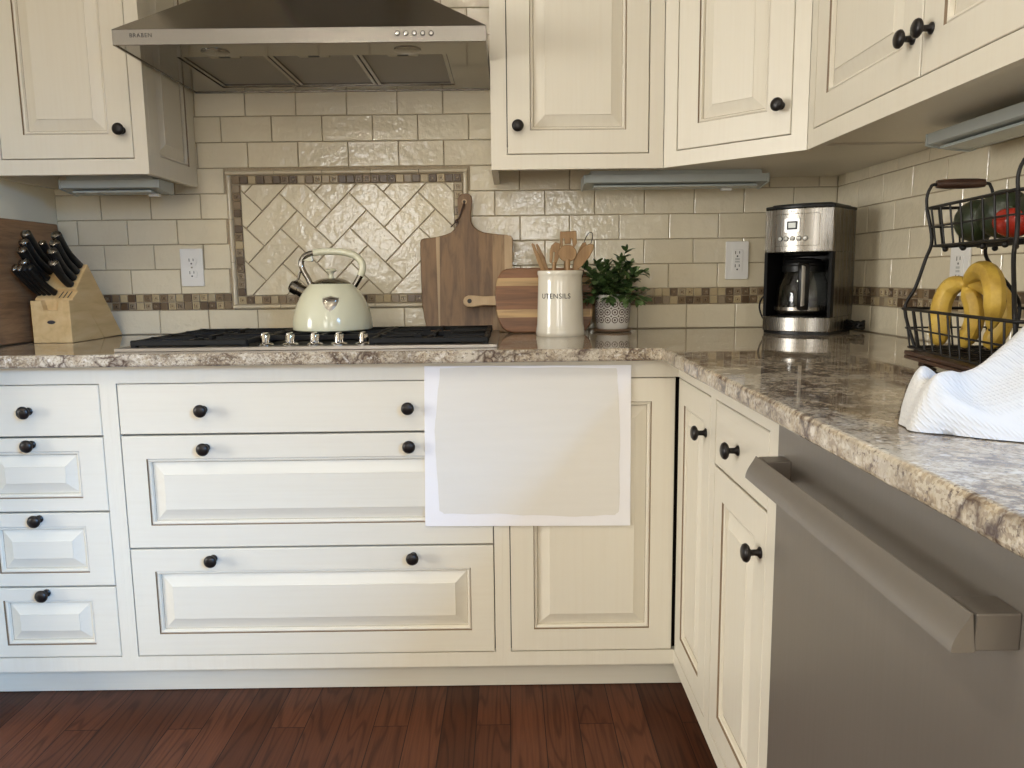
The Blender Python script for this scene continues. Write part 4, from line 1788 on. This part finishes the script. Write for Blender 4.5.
bm = B()
prism(bm, [(x, y, 0) for x, y in plan(-.088, ins=.003)], (0, 0, .008))
obj('foot', bm, BLACKPLASTIC, cm)
bm = B()
prism(bm, [(x, y, .008) for x, y in plan(-.09)], (0, 0, .040))
obj('base_band', bm, STEEL, cm, smooth=25, bevel=.002)
bm = B()
prism(bm, [(x, y, .226) for x, y in plan(-.09)], (0, 0, .118))
head = obj('brew_head', bm, STEEL, cm, smooth=25, bevel=.002)
bm = B()
prism(bm, [(x, y, .344) for x, y in plan(-.088, ins=-.001)], (0, 0, .009))
prism(bm, [(x, y, .353) for x, y in plan(-.078, ins=.012)], (0, 0, .005))
obj('lid', bm, BLACKPLASTIC, cm, bevel=.002)
for sx_ in (-1, 1):
    bm = B()
    x0, x1 = sorted((sx_ * CWD, sx_ * (CWD - .004)))
    box(bm, x0, x1, -.068, CDB, .048, .226)
    obj('side_panel', bm, STEEL, cm)
    bm = B()
    x0, x1 = sorted((sx_ * (CWD - .0042), sx_ * (CWD - .009)))
    box(bm, x0, x1, -.068, .02, .048, .226)
    x0, x1 = sorted((sx_ * (CWD - .0004), sx_ * (CWD - .009)))
    box(bm, x0, x1, -.0905, -.068, .048, .226)
    obj('bay_trim', bm, MATTBLACK, cm)
bm = B()
box(bm, -CWD + .0042, CWD - .0042, .030, CDB - .001, .048, .226)
obj('reservoir_housing', bm, BLACKPLASTIC, cm)
bm = B()
lathe(bm, [(.066, .0482), (.066, .0505), (.064, .052), (0, .052)], 36, (0, -.035, 0))
obj('warming_plate', bm, BLACKENAMEL, cm, smooth=40)
bm = B()
lathe(bm, [(0, .2255), (.058, .2255), (.053, .218), (.03, .215), (0, .215)], 30, (0, -.035, 0))
obj('filter_basket', bm, BLACKPLASTIC, cm, smooth=40)


def fy_(x):
    return -.09 - .028 * (1 - (x / CWD) ** 2)


def on_head(x, z, o=.0008):
    return Vector((x, fy_(x) - o, z))


def head_patch(name, x0, x1, z0, z1, mat, parent, o=.001, r=.004, n=10):
    bm = B()
    pts = rrect(x0, x1, z0, z1, r)
    va = [bm.verts.new(on_head(x, z, o)) for x, z in pts]
    vb = [bm.verts.new(on_head(x, z, -.0005)) for x, z in pts]
    m = len(pts)
    for k in range(m):
        bm.faces.new((va[k], vb[k], vb[(k + 1) % m], va[(k + 1) % m]))
    # fill in vertical strips so the patch follows the bow
    bmesh.ops.triangle_fill(bm, edges=[bm.edges.get((va[k], va[(k + 1) % m])) for k in range(m)], use_beauty=True)
    return obj(name, bm, mat, parent, smooth=30)


bm = B()
pts = rrect(-.060, .062, .243, .329, .006, 6)
path = []
for (x, z), (x2, z2) in zip(pts, pts[1:] + pts[:1]):
    for s_ in range(4):
        t_ = s_ / 4
        path.append(on_head(x + (x2 - x) * t_, z + (z2 - z) * t_, .0002))
tube(bm, path, .0008, 6, closed=True)
pan = obj('panel_groove', bm, DARKCHROME, head)
SILVER = plain('silver_plastic', (.62, .61, .58), .3, .3)
dsp = head_patch('display_bezel', -.031, .013, .280, .317, SILVER, head, .0022)
d2 = head_patch('display_surround', -.0225, .0065, .2865, .3095, BLACKPLASTIC, head, .0032, .002)
head_patch('display', -.0180, .0020, .2915, .3050, plain('lcd', (.40, .41, .34), .25), head, .0038, .001)
for i in range(5):
    x = -.041 + i * .0172
    z = .2628
    bm = B()
    rot = Matrix.Rotation(PI / 2, 3, 'X')
    lathe(bm, [(0, 0), (.0068, 0), (.0068, .002), (.0066, .0022)], 20, mat=rot)
    o = obj('button_ring', bm, INK, head, smooth=40)
    o.location = on_head(x, z, 0)
    o.rotation_euler.z = math.atan2(.056 * x / CWD ** 2, 1)
    bm = B()
    lathe(bm, [(0, .001), (.0054, .001), (.0054, .0036), (.0040, .0046), (0, .0048)], 20, mat=rot)
    b_ = obj('button', bm, SILVER, o, smooth=40)
text_mesh('brand_lettering', 'Cuisinart', .0085, SILVER, head, Matrix.Translation((-.006, fy_(0) - .0006, .3365)) @ Matrix.Rotation(PI / 2, 4, 'X'), extrude=.0003)
# power cord: loop by the tiles and slack behind
bm = B()
cmi = (Matrix.Translation(cm.location) @ Matrix.Rotation(math.radians(-40), 4, 'Z')).inverted()
pts = [cmi @ p for p in (at(771, 326, 'y', -.115), at(763, 318, 'y', -.10), at(759.5, 308, 'y', -.09), at(761, 300, 'y', -.085), at(767, 294.5, 'y', -.085), at(778, 297, 'y', -.09))]
tube(bm, smooth_path(pts, 5), .0028, 8)
obj('power_cord', bm, BLACKPLASTIC, cm, smooth=60)
bm = B()
pts = []
for i in range(40):
    a = i / 40 * 2 * PI * 3
    pts.append(cmi @ (Vector((.585, -.250, ZC + .017 + i * .0002)) + Vector((.020 * math.cos(a), .034 * math.sin(a), .010 * math.sin(a * 1.7 + .6)))))
tube(bm, pts, .0045, 8)
obj('coiled_cord', bm, BLACKPLASTIC, cm, smooth=60)

ca = thing('coffee_carafe', 'glass coffee carafe with black lid on the coffee maker warming plate', 'carafe',
           cm.matrix_basis @ Vector((0, -.035, .0524)), math.radians(-40))
ca.location = (Matrix.Translation(cm.location) @ Matrix.Rotation(math.radians(-40), 4, 'Z')) @ Vector((0, -.041, .0524))
ca.scale = (1.17, 1.17, 1.13)
bm = B()
lathe(bm, [(.0, .0), (.056, .0), (.061, .003), (.0635, .012), (.0635, .045), (.060, .075), (.052, .100), (.046, .112), (.044, .112), (.0505, .099), (.0582, .075),
           (.0618, .045), (.0618, .013), (.059, .005), (.055, .0025), (0, .0025)], 40)
obj('glass_bowl', bm, GLASS, ca, smooth=60)
bm = B()
lathe(bm, [(.0445, .106), (.0485, .106), (.0485, .120), (.0465, .122), (.047, .127), (.040, .136), (.02, .140), (0, .141)], 36)
obj('carafe_lid', bm, BLACKPLASTIC, ca, smooth=40)
bm = B()
lathe(bm, [(.0640, .012), (.0648, .012), (.0648, .020), (.0640, .020), (.0640, .012)], 40, cap=False)
obj('steel_band', bm, STEEL, ca, smooth=40)
bm = B()
ha = math.radians(20)       # the handle points towards the room
hp = smooth_path([(0, -.046, .120), (0, -.062, .124), (0, -.078, .118), (0, -.083, .095), (0, -.081, .060), (0, -.076, .030), (0, -.066, .016)], 5)
tube(bm, [Matrix.Rotation(ha, 3, 'Z') @ p for p in hp], .0125, 12, sx=1.0, sy=.45)
hh = obj('carafe_handle', bm, BLACKPLASTIC, ca, smooth=60)
bm = B()
hp2 = smooth_path([(0, -.0845, .118), (0, -.0895, .095), (0, -.0875, .060), (0, -.0825, .026)], 5)
tube(bm, [Matrix.Rotation(ha, 3, 'Z') @ p for p in hp2], .0122, 12, sx=1.0, sy=.25)
obj('handle_inlay', bm, SILVER, hh, smooth=60)

# ---------------------------------------------------------------- outlets


def outlet(label, x, z, axis, rows, w_=.071, h_=.117):
    t = thing('electrical_outlet', label, 'outlet', (x, -.0008, z) if axis == 'y' else (XR - .0008, x, z), 0 if axis == 'y' else -PI / 2, 'wall outlets')
    bm = B()
    prism(bm, [(a, 0, b) for a, b in rrect(-w_ / 2, w_ / 2, -h_ / 2, h_ / 2, .004)], (0, -.0055, 0))
    obj('cover_plate', bm, WHITEPLASTIC, t, bevel=.0015)
    R_x = Matrix.Rotation(PI / 2, 3, 'X')
    if rows == 'gfci':
        bm = B()
        prism(bm, [(a, -.0055, b) for a, b in rrect(-.0165, .0165, -.0335, .0335, .002)], (0, -.002, 0))
        rc = obj('receptacle', bm, WHITEPLASTIC, t, bevel=.0006)
        cz = (.0205, -.0205)
        for zb_ in (.004, -.004):
            bm = B()
            box(bm, -.007, .007, -.0085, -.0075, zb_ - .0025, zb_ + .0025)
            obj('test_button', bm, plain('button_grey', (.5, .5, .48), .4), rc)
    else:
        cz = (.0195, -.0195)
    for q_ in cz:
        if rows != 'gfci':
            bm = B()
            prism(bm, [(.0172 * math.cos(a), -.0055, q_ + max(-.0142, min(.0142, .0172 * math.sin(a)))) for a in [2 * PI * i / 28 for i in range(28)]], (0, -.002, 0))
            bmesh.ops.remove_doubles(bm, verts=bm.verts, dist=1e-6)
            rc = obj('receptacle', bm, WHITEPLASTIC, t)
        bm = B()
        box(bm, -.0075, -.0052, -.0079, -.0074, q_ - .001, q_ + .0085)
        box(bm, .0052, .0075, -.0079, -.0074, q_ + .0005, q_ + .0080)
        lathe(bm, [(0, .0074), (.0026, .0074), (.0026, .0079), (0, .0079)], 14, (0, 0, q_ - .0075), mat=R_x)
        obj('contact_slots', bm, SLOT, rc)
        bm = B()
    if rows != 'gfci':
        lathe(bm, [(0, .0055), (.0028, .0055), (.0024, .0065), (0, .0066)], 14, mat=R_x)
        obj('screw', bm, STEEL, t)
    else:
        bm.free()


outlet('white duplex wall outlet on the tiles between knife block and stove', -1.4015, 1.1145, 'y', 'duplex')
outlet('white wall outlet with test buttons beside the coffee maker', .313, 1.1165, 'y', 'gfci', .072, .118)
outlet('white wall outlet on the side wall behind the fruit stand', -.694, 1.079, 'x', 'gfci', .074, .120)

# ------------------------------------------------------------- fruit stand
FSL = math.radians(-7.9)
fs = thing('fruit_stand', 'two-tier black wire fruit stand with wooden grips on a dark wooden base', 'fruit basket', (.392, -1.250, ZC + .0008), FSL)


def ringpts(hw, hl, z, r=.012):
    return [(x, y, z) for x, y in rrect(-hw, hw, -hl, hl, r, 3)]


def wire_basket(name, hw0, hl0, z0, hw1, hl1, z1, mids, nl, nw, parent, dx=0, dy=0):
    bm = B()
    R_w = .0017
    tube(bm, ringpts(hw1, hl1, z1), .0027, 7, closed=True)
    tube(bm, ringpts(hw0, hl0, z0), .0022, 7, closed=True)
    for f in mids:
        tube(bm, ringpts(hw0 + (hw1 - hw0) * f, hl0 + (hl1 - hl0) * f, z0 + (z1 - z0) * f), R_w, 6, closed=True)
    for i in range(nl):
        s_ = -1 + 2 * (i + .5) / nl
        for sx_ in (-1, 1):
            tube(bm, [(sx_ * hw1 * 1.00, s_ * hl1 * .96, z1 + .002), (sx_ * (hw1 + .0015), s_ * hl1 * .96, z1 - .003), (sx_ * hw0, s_ * (hl0 * .6 + hl1 * .4) * .96, z0)], R_w, 6)
        tube(bm, [(-hw0, s_ * (hl0 * .6 + hl1 * .4) * .96, z0), (hw0, s_ * (hl0 * .6 + hl1 * .4) * .96, z0)], R_w, 6)
    for i in range(nw):
        s_ = -1 + 2 * (i + .5) / nw
        for sy_ in (-1, 1):
            tube(bm, [(s_ * hw1 * .92, sy_ * hl1, z1 + .002), (s_ * hw1 * .92, sy_ * (hl1 + .0015), z1 - .003), (s_ * hw0 * .92, sy_ * hl0, z0)], R_w, 6)
        tube(bm, [(s_ * hw0 * .92, -hl0, z0 - .003), (s_ * hw0 * .92, hl0, z0 - .003)], R_w, 6)
    for v in bm.verts:
        v.co.y += dy
        v.co.x += dx
    return obj(name, bm, BLACKWIRE, parent, smooth=60)


wire_basket('lower_basket', .095, .192, .033, .102, .210, .102, (.5,), 11, 6, fs)
UPX, UPY = -.020, .031
wire_basket('upper_basket', .0475, .146, .214, .054, .160, .281, (.5,), 8, 3, fs, UPX, UPY)
bm = B()
for z0, z1 in ((.012, .0185), (.0195, .0265)):
    box(bm, -.099, .099, -.190, .190, z0, z1)
for sx_ in (-1, 1):
    for sy_ in (-1, 1):
        box(bm, sx_ * .07 - .012, sx_ * .07 + .012, sy_ * .155 - .012, sy_ * .155 + .012, 0, .012)
obj('base_board', bm, DARKWOOD, fs, bevel=.0015)
for sx_ in (-1, 1):
    for sy_ in (-1, 1):
        bm = B()
        tube(bm, smooth_path([(sx_ * .080, sy_ * .186, .0265), (sx_ * .098, sy_ * .200, .100), (sx_ * .080 + UPX * .3, sy_ * .178 + .012, .140), (sx_ * .052 + UPX, sy_ * .158 + UPY, .190),
                              (sx_ * .046 + UPX, sy_ * .150 + UPY, .225), (sx_ * .054 + UPX, sy_ * .160 + UPY, .281)], 5), .0032, 8)
        obj('stand_rod', bm, BLACKWIRE, fs, smooth=60)
for sy_ in (-1, 1):
    bm = B()
    y = sy_ * .160 + UPY
    tube(bm, smooth_path([(x_ + UPX, y, z_) for x_, z_ in ((-.054, .281), (-.055, .300), (-.050, .317), (-.038, .323), (.038, .323), (.050, .317), (.055, .300), (.054, .281))], 5), .0028, 8)
    hdl = obj('carry_handle', bm, BLACKWIRE, fs, smooth=60)
    bm = B()
    lathe(bm, [(0, -.040), (.0070, -.040), (.0085, -.028), (.0092, 0), (.0085, .028), (.0070, .040), (0, .040)], 16, (UPX, y, .323), mat=Matrix.Rotation(PI / 2, 3, 'Y'))
    obj('wooden_grip', bm, DARKWOOD, hdl, smooth=50)
for sx_ in (-1, 1):
    for y in (-.105, -.035, .035, .105):
        bm = B()
        ball(bm, (sx_ * .040 + UPX, y + UPY, .2075), .0050, seg=12)
        obj('ball_foot', bm, BLACKWIRE, fs, smooth=60)
FM = Matrix.Translation(fs.location) @ Matrix.Rotation(FSL, 4, 'Z')


def mk_avocado():
    k = NT('avocado_skin')
    v = k.noise(k.coords(), 120, 4, .7)
    v2 = k.noise(k.coords(), 12, 2)
    c = k.ramp(v2.outputs[0], [(.3, (.010, .013, .007)), (.6, (.022, .034, .012)), (.8, (.05, .05, .028))])
    k.col(c)
    k.b.inputs['Roughness'].default_value = .36
    k.bump(v.outputs[0], .5, .002)
    return k.m


AVO = mk_avocado()


def avocado(label, x, y, z, r, ang_, tilt, L=1.25):
    bm = B()
    vs = ball(bm, (0, 0, 0), r, seg=26)
    for v in vs:
        s_ = v.co.x / r
        f = 1 - .22 * max(s_, 0) ** 1.3
        v.co = Vector((v.co.x * L, v.co.y * f, v.co.z * f))
    bmesh.ops.rotate(bm, verts=bm.verts, cent=(0, 0, 0), matrix=Matrix.Rotation(ang_, 3, 'Z') @ Matrix.Rotation(tilt, 3, 'Y'))
    o = obj('avocado', bm, AVO, None, smooth=80)
    o.location = FM @ Vector((x, y, z))
    tag(o, label, 'avocado', 'avocados in the upper basket')


ZU = .2165
avocado('dark green avocado at the grip end of the upper wire basket', -.022, .114, ZU + .0365, .0350, 1.3, -.1, 1.20)
avocado('large dark avocado standing highest in the middle of the upper wire basket', -.017, .034, ZU + .0415, .0385, 1.7, .12, 1.10)
avocado('dark avocado half hidden behind the red tomato in the upper basket', -.004, -.052, ZU + .040, .0345, 1.5, .1, 1.05)
bm = B()
for v in ball(bm, (0, 0, 0), .0285, seg=26):
    v.co.z *= .86
    a = math.atan2(v.co.y, v.co.x)
    k_ = max(0, v.co.z / .0245)
    v.co *= 1 + .02 * math.cos(5 * a) * (1 - abs(v.co.z / .0245))
    v.co.z -= .006 * k_ ** 6
to = thing('tomato', 'shiny red tomato in the upper wire basket', 'tomato', FM @ Vector((-.034, -.040, ZU + .0262)))
obj('flesh', bm, plain('tomato_red', (.30, .022, .011), .22), to, smooth=80)
bm = B()
for i in range(5):
    a = 2 * PI * i / 5
    prism(bm, [(0, 0, .0195), (.004 * math.cos(a + .6), .004 * math.sin(a + .6), .0205), (.012 * math.cos(a), .012 * math.sin(a), .0215), (.004 * math.cos(a - .6), .004 * math.sin(a - .6), .0205)], (0, 0, .0012))
obj('stem_star', bm, STEM, to)


def mk_banana():
    k = NT('ripe_banana_skin')
    n1 = k.noise(k.coords(), 26, 4, .6)
    n2 = k.noise(k.coords(), 90, 3)
    c = k.ramp(n1.outputs[0], [(.3, (.36, .22, .035)), (.55, (.53, .35, .055)), (.8, (.60, .43, .11))])
    c = k.mix(k.ramp(n2.outputs[0], [(.66, (0, 0, 0)), (.73, (.75, .75, .75))]), c, (.13, .07, .02))
    k.col(c)
    k.b.inputs['Roughness'].default_value = .45
    return k.m


BAN = mk_banana()
BTIP = plain('banana_tip', (.05, .03, .015), .7)
SX = .372
crown = at(967, 283, 'x', SX + .01)
bb = thing('banana_bunch', 'bunch of ripe speckled yellow bananas in the lower wire basket', 'bananas', crown)
for pts, xs_, r in (([(967, 283), (972, 276), (982, 270.5), (991, 276), (995, 292), (994, 312), (990.5, 329)], (0, 0, -.002, -.006, -.010, -.010, -.008), .0165),
                    ([(966, 286), (960, 283.5), (950, 288), (942, 303), (939.5, 322), (939, 338), (938.5, 348)], (0, .0, -.004, -.012, -.018, -.02, -.02), .0170),
                    ([(967, 286), (969, 292), (974, 306), (974, 322), (967, 338), (962, 348)], (0, .004, .008, .008, .002, -.004), .0160),
                    ([(969, 285), (981, 285), (998, 293), (1004, 310), (1000, 328), (991, 342), (986, 348)], (.004, .014, .026, .030, .026, .016, .01), .0165)):
    P = [at(u, v, 'x', SX + dx) - crown for (u, v), dx in zip(pts, xs_)]
    P = [Vector((p.x, p.y, max(p.z, FM.translation.z + .0355 + .004 - crown.z))) for p in P]
    path = smooth_path(P, 6)
    n = len(path)
    rs = []
    for i in range(n):
        s_ = i / (n - 1)
        a = min(1, (s_ / .28)) ** .8
        b_ = min(1, ((1 - s_) / .22)) ** .7
        rs.append(max(r * 1.12 * min(.34 + .66 * a, .22 + .78 * b_), .003))
    bm = B()
    tube(bm, path, rs, 7)
    o = obj('banana', bm, BAN, bb, smooth=48)
    sd_ = o.modifiers.new('round', 'SUBSURF'); sd_.levels = 1; sd_.render_levels = 1
    bm = B()
    e, d = path[-1], (path[-1] - path[-2]).normalized()
    tube(bm, [e - d * .002, e + d * .003], [.0042, .0030], 8)
    obj('blossom_tip', bm, BTIP, o, smooth=50)
bm = B()
tube(bm, [Vector((0, .004, -.004)), Vector((-.001, .010, .004)), Vector((-.002, .016, .004))], [.009, .0085, .006], 10)
obj('crown_stem', bm, BTIP, bb, smooth=50)

# ------------------------------------------------------------------ towel


def mk_towel():
    k = NT('white_waffle_cotton')
    k.b.inputs['Base Color'].default_value = (.60, .595, .585, 1)
    k.b.inputs['Roughness'].default_value = .95
    k.b.inputs['Sheen Weight'].default_value = .3
    co = k.coords((1, 1, 1), (.75, .5, .5))
    a = k.n('TexWave', wave_type='BANDS', bands_direction='X', _Scale=95.0)
    b = k.n('TexWave', wave_type='BANDS', bands_direction='Y', _Scale=95.0)
    k.l(co, a.inputs[0]); k.l(co, b.inputs[0])
    m = k.n('Math', operation='MULTIPLY')
    k.l(a.outputs['Fac'], m.inputs[0]); k.l(b.outputs['Fac'], m.inputs[1])
    k.bump(m.outputs[0], .5, .0012)
    return k.m


TX0, TX1, TY0, TY1 = .022, .46, -1.735, -1.53
bm = B()
NU, NV = 90, 56
grid = []
for i in range(NU + 1):
    u = i / NU
    row = []
    for j in range(NV + 1):
        v = j / NV
        # plan: rounded nose at the near-left end, wider to the right
        wid = .52 + .48 * (math.sin(min(u / .30, 1) * PI / 2)) ** .8
        yc = -1.628 - .012 * u
        hwid = (.072 + .055 * min(u / .55, 1)) * wid
        s_ = 2 * v - 1
        x = TX0 + (TX1 - TX0) * u + .030 * abs(s_) ** 2.2 * (1 - u) ** 6 + .006 * math.sin(4 * s_ + 1) * (1 - u) ** 4
        y = yc + s_ * hwid + .006 * math.sin(u * 17) * (1 - abs(s_))
        edge = max(0, 1 - abs(s_) ** 3.4) ** .55 * (math.sin(min(u / .062, 1) * PI / 2)) ** .62
        ridge = .058 + .066 * min(max((u - .12) / .30, 0), 1) ** 1.1
        h = ridge * (.66 + .34 * math.exp(-((s_ - .30) / .5) ** 2))
        # a rolled fold running from the nose up across the front, a valley behind it and a few pleats
        f1 = s_ + .50 - 2.1 * u
        h += .019 * math.exp(-(f1 / .17) ** 2) * min(u * 10, 1) * max(0, 1 - u * 1.3)
        h -= .026 * math.exp(-((f1 - .42) / .17) ** 2) * min(u * 9, 1) * max(0, 1 - u * 1.5)
        h += .009 * math.exp(-(((u - .06) / .045) ** 2))
        h -= .010 * math.exp(-(((u - .165) / .045) ** 2)) * math.exp(-((s_ - .4) / .5) ** 2)
        h += .006 * math.sin(9 * u + 3.2 * s_) * min(u * 3, 1) * .6
        h += .005 * noise.noise(Vector((x * 20, y * 26, 3)))
        row.append(bm.verts.new((x - TX0, y - yc, max(h, .012) * edge + .0006)))
    grid.append(row)
for i in range(NU):
    for j in range(NV):
        bm.faces.new((grid[i][j], grid[i + 1][j], grid[i + 1][j + 1], grid[i][j + 1]))
rim_ = [grid[i][0] for i in range(NU + 1)] + [grid[NU][j] for j in range(1, NV + 1)] + [grid[i][NV] for i in range(NU - 1, -1, -1)] + [grid[0][j] for j in range(NV - 1, 0, -1)]
bm.faces.new(rim_)
tw = obj('dish_towel', bm, mk_towel(), None, smooth=80, loc=(TX0, -1.632, ZC + .0006))
tag(tw, 'crumpled white waffle cotton towel heaped on the granite before the fruit stand', 'towel')

# ---------------------------------------------------------- painted board
YBD = BF - .0016
tl, tr, br, blf = at(424.3, 366, 'y', YBD), at(631, 364.8, 'y', YBD), at(630, 525, 'y', YBD), at(425.3, 525.8, 'y', YBD)
tl.z = min(tl.z, ZCB - .001); tr.z = min(tr.z, ZCB - .001)
pb = thing('sample_board', 'white foam board with a painted greige swatch propped against the cabinet fronts', 'sample board', (blf.x, YBD, blf.z))
bm = B()
prism(bm, [p - blf for p in (tl, tr, br, blf)], (0, -.0048, 0))
obj('foam_board', bm, plain('white_board', (.84, .83, .84), .55), pb, bevel=.0005, seg=1)
sw = [(137, 97), (135, 130), (128, 190), (122, 260), (118, 310), (121, 380), (128, 470), (131, 540), (135, 583), (150, 592), (240, 594), (330, 592), (420, 598), (520, 599), (600, 604),
      (680, 598), (735, 596), (746, 585), (751, 520), (747, 420), (752, 330), (748, 240), (744, 170), (742, 120), (739, 97), (600, 93), (420, 95), (250, 92)]
bm = B()
pts = []
for i, (x, y) in enumerate(sw):
    x2, y2 = sw[(i + 1) % len(sw)]
    for s_ in range(3):
        t_ = s_ / 3
        p = at(400 + (x + (x2 - x) * t_) / 3.413 + rnd.uniform(-.35, .35), 340 + (y + (y2 - y) * t_) / 3.413 + rnd.uniform(-.35, .35), 'y', YBD - .0052)
        pts.append(p - blf)
prism(bm, [(p.x, -.0054, p.z) for p in pts], (0, .0008, 0))
k = NT('greige_wall_paint')
nz = k.noise(k.coords((3, 3, 30)), 2, 3)
k.col(k.ramp(nz.outputs[0], [(.3, (.715, .69, .63)), (.7, (.735, .71, .65))]))
k.b.inputs['Roughness'].default_value = .6
obj('paint_swatch', bm, k.m, pb)

# ------------------------------------------------------------------ light


def area(name, loc, aim, w_, h_, power, col):
    ld = bpy.data.lights.new(name, 'AREA')
    ld.shape = 'RECTANGLE'
    ld.size, ld.size_y = w_, h_
    ld.energy = power
    ld.color = col
    o = bpy.data.objects.new(name, ld)
    COL.objects.link(o)
    o.location = loc
    o.rotation_euler = (Vector(aim) - Vector(loc)).to_track_quat('-Z', 'Z').to_euler()
    return o


area('sky_past_the_glazed_door', (2.5, -6.2, 3.1), (-1.5, -.8, .4), 3.0, 1.3, 1550, (.19, .49, 1.0))
area('garden_window_daylight', ((WB[0][0] + WB[0][1]) / 2, YB - .09, 1.45), ((WB[0][0] + WB[0][1]) / 2, 0, 1.45), .9, 1.3, 32, (1.0, .985, .95))
area('rear_window_daylight', ((WB[1][0] + WB[1][1]) / 2, YB - .09, 1.475), ((WB[1][0] + WB[1][1]) / 2, 0, 1.475), .58, .95, 20, (.98, .99, 1.0))
area('side_window_daylight', (XB - .09, (WF[0] + WF[1]) / 2, 1.4), (0, (WF[0] + WF[1]) / 2, 1.4), 2.6, 1.6, 250, (1.0, .98, .93))
for i, (x, y) in enumerate(((-1.5, -2.0), (-.55, -2.3), (-1.5, -4.7), (-.3, -4.7))):  # unseen warm ceiling lamps, added as soft ambient fill
    ld = bpy.data.lights.new('added_ceiling_fill', 'AREA')
    ld.shape = 'DISK'; ld.size = .14; ld.energy = (9, 9, 18, 18)[i]; ld.color = (1, .92, .78)
    o = bpy.data.objects.new('added_ceiling_fill', ld); COL.objects.link(o); o.location = (x, y, CEIL - .004)

wd = bpy.data.worlds.new('world')
SC.world = wd
wd.use_nodes = True
wd.node_tree.nodes['Background'].inputs[0].default_value = (.85, .92, 1, 1)
wd.node_tree.nodes['Background'].inputs[1].default_value = 1.0

SC.view_settings.view_transform = 'Standard'
SC.view_settings.look = 'None'
SC.view_settings.gamma = 1
SC.view_settings.use_curve_mapping = False
SC.view_settings.exposure = -0.09
SC.cycles.use_denoising = True
SC.cycles.max_bounces = 8
SC.cycles.diffuse_bounces = 5
SC.cycles.glossy_bounces = 5
SC.cycles.transmission_bounces = 8
SC.cycles.sample_clamp_indirect = 6
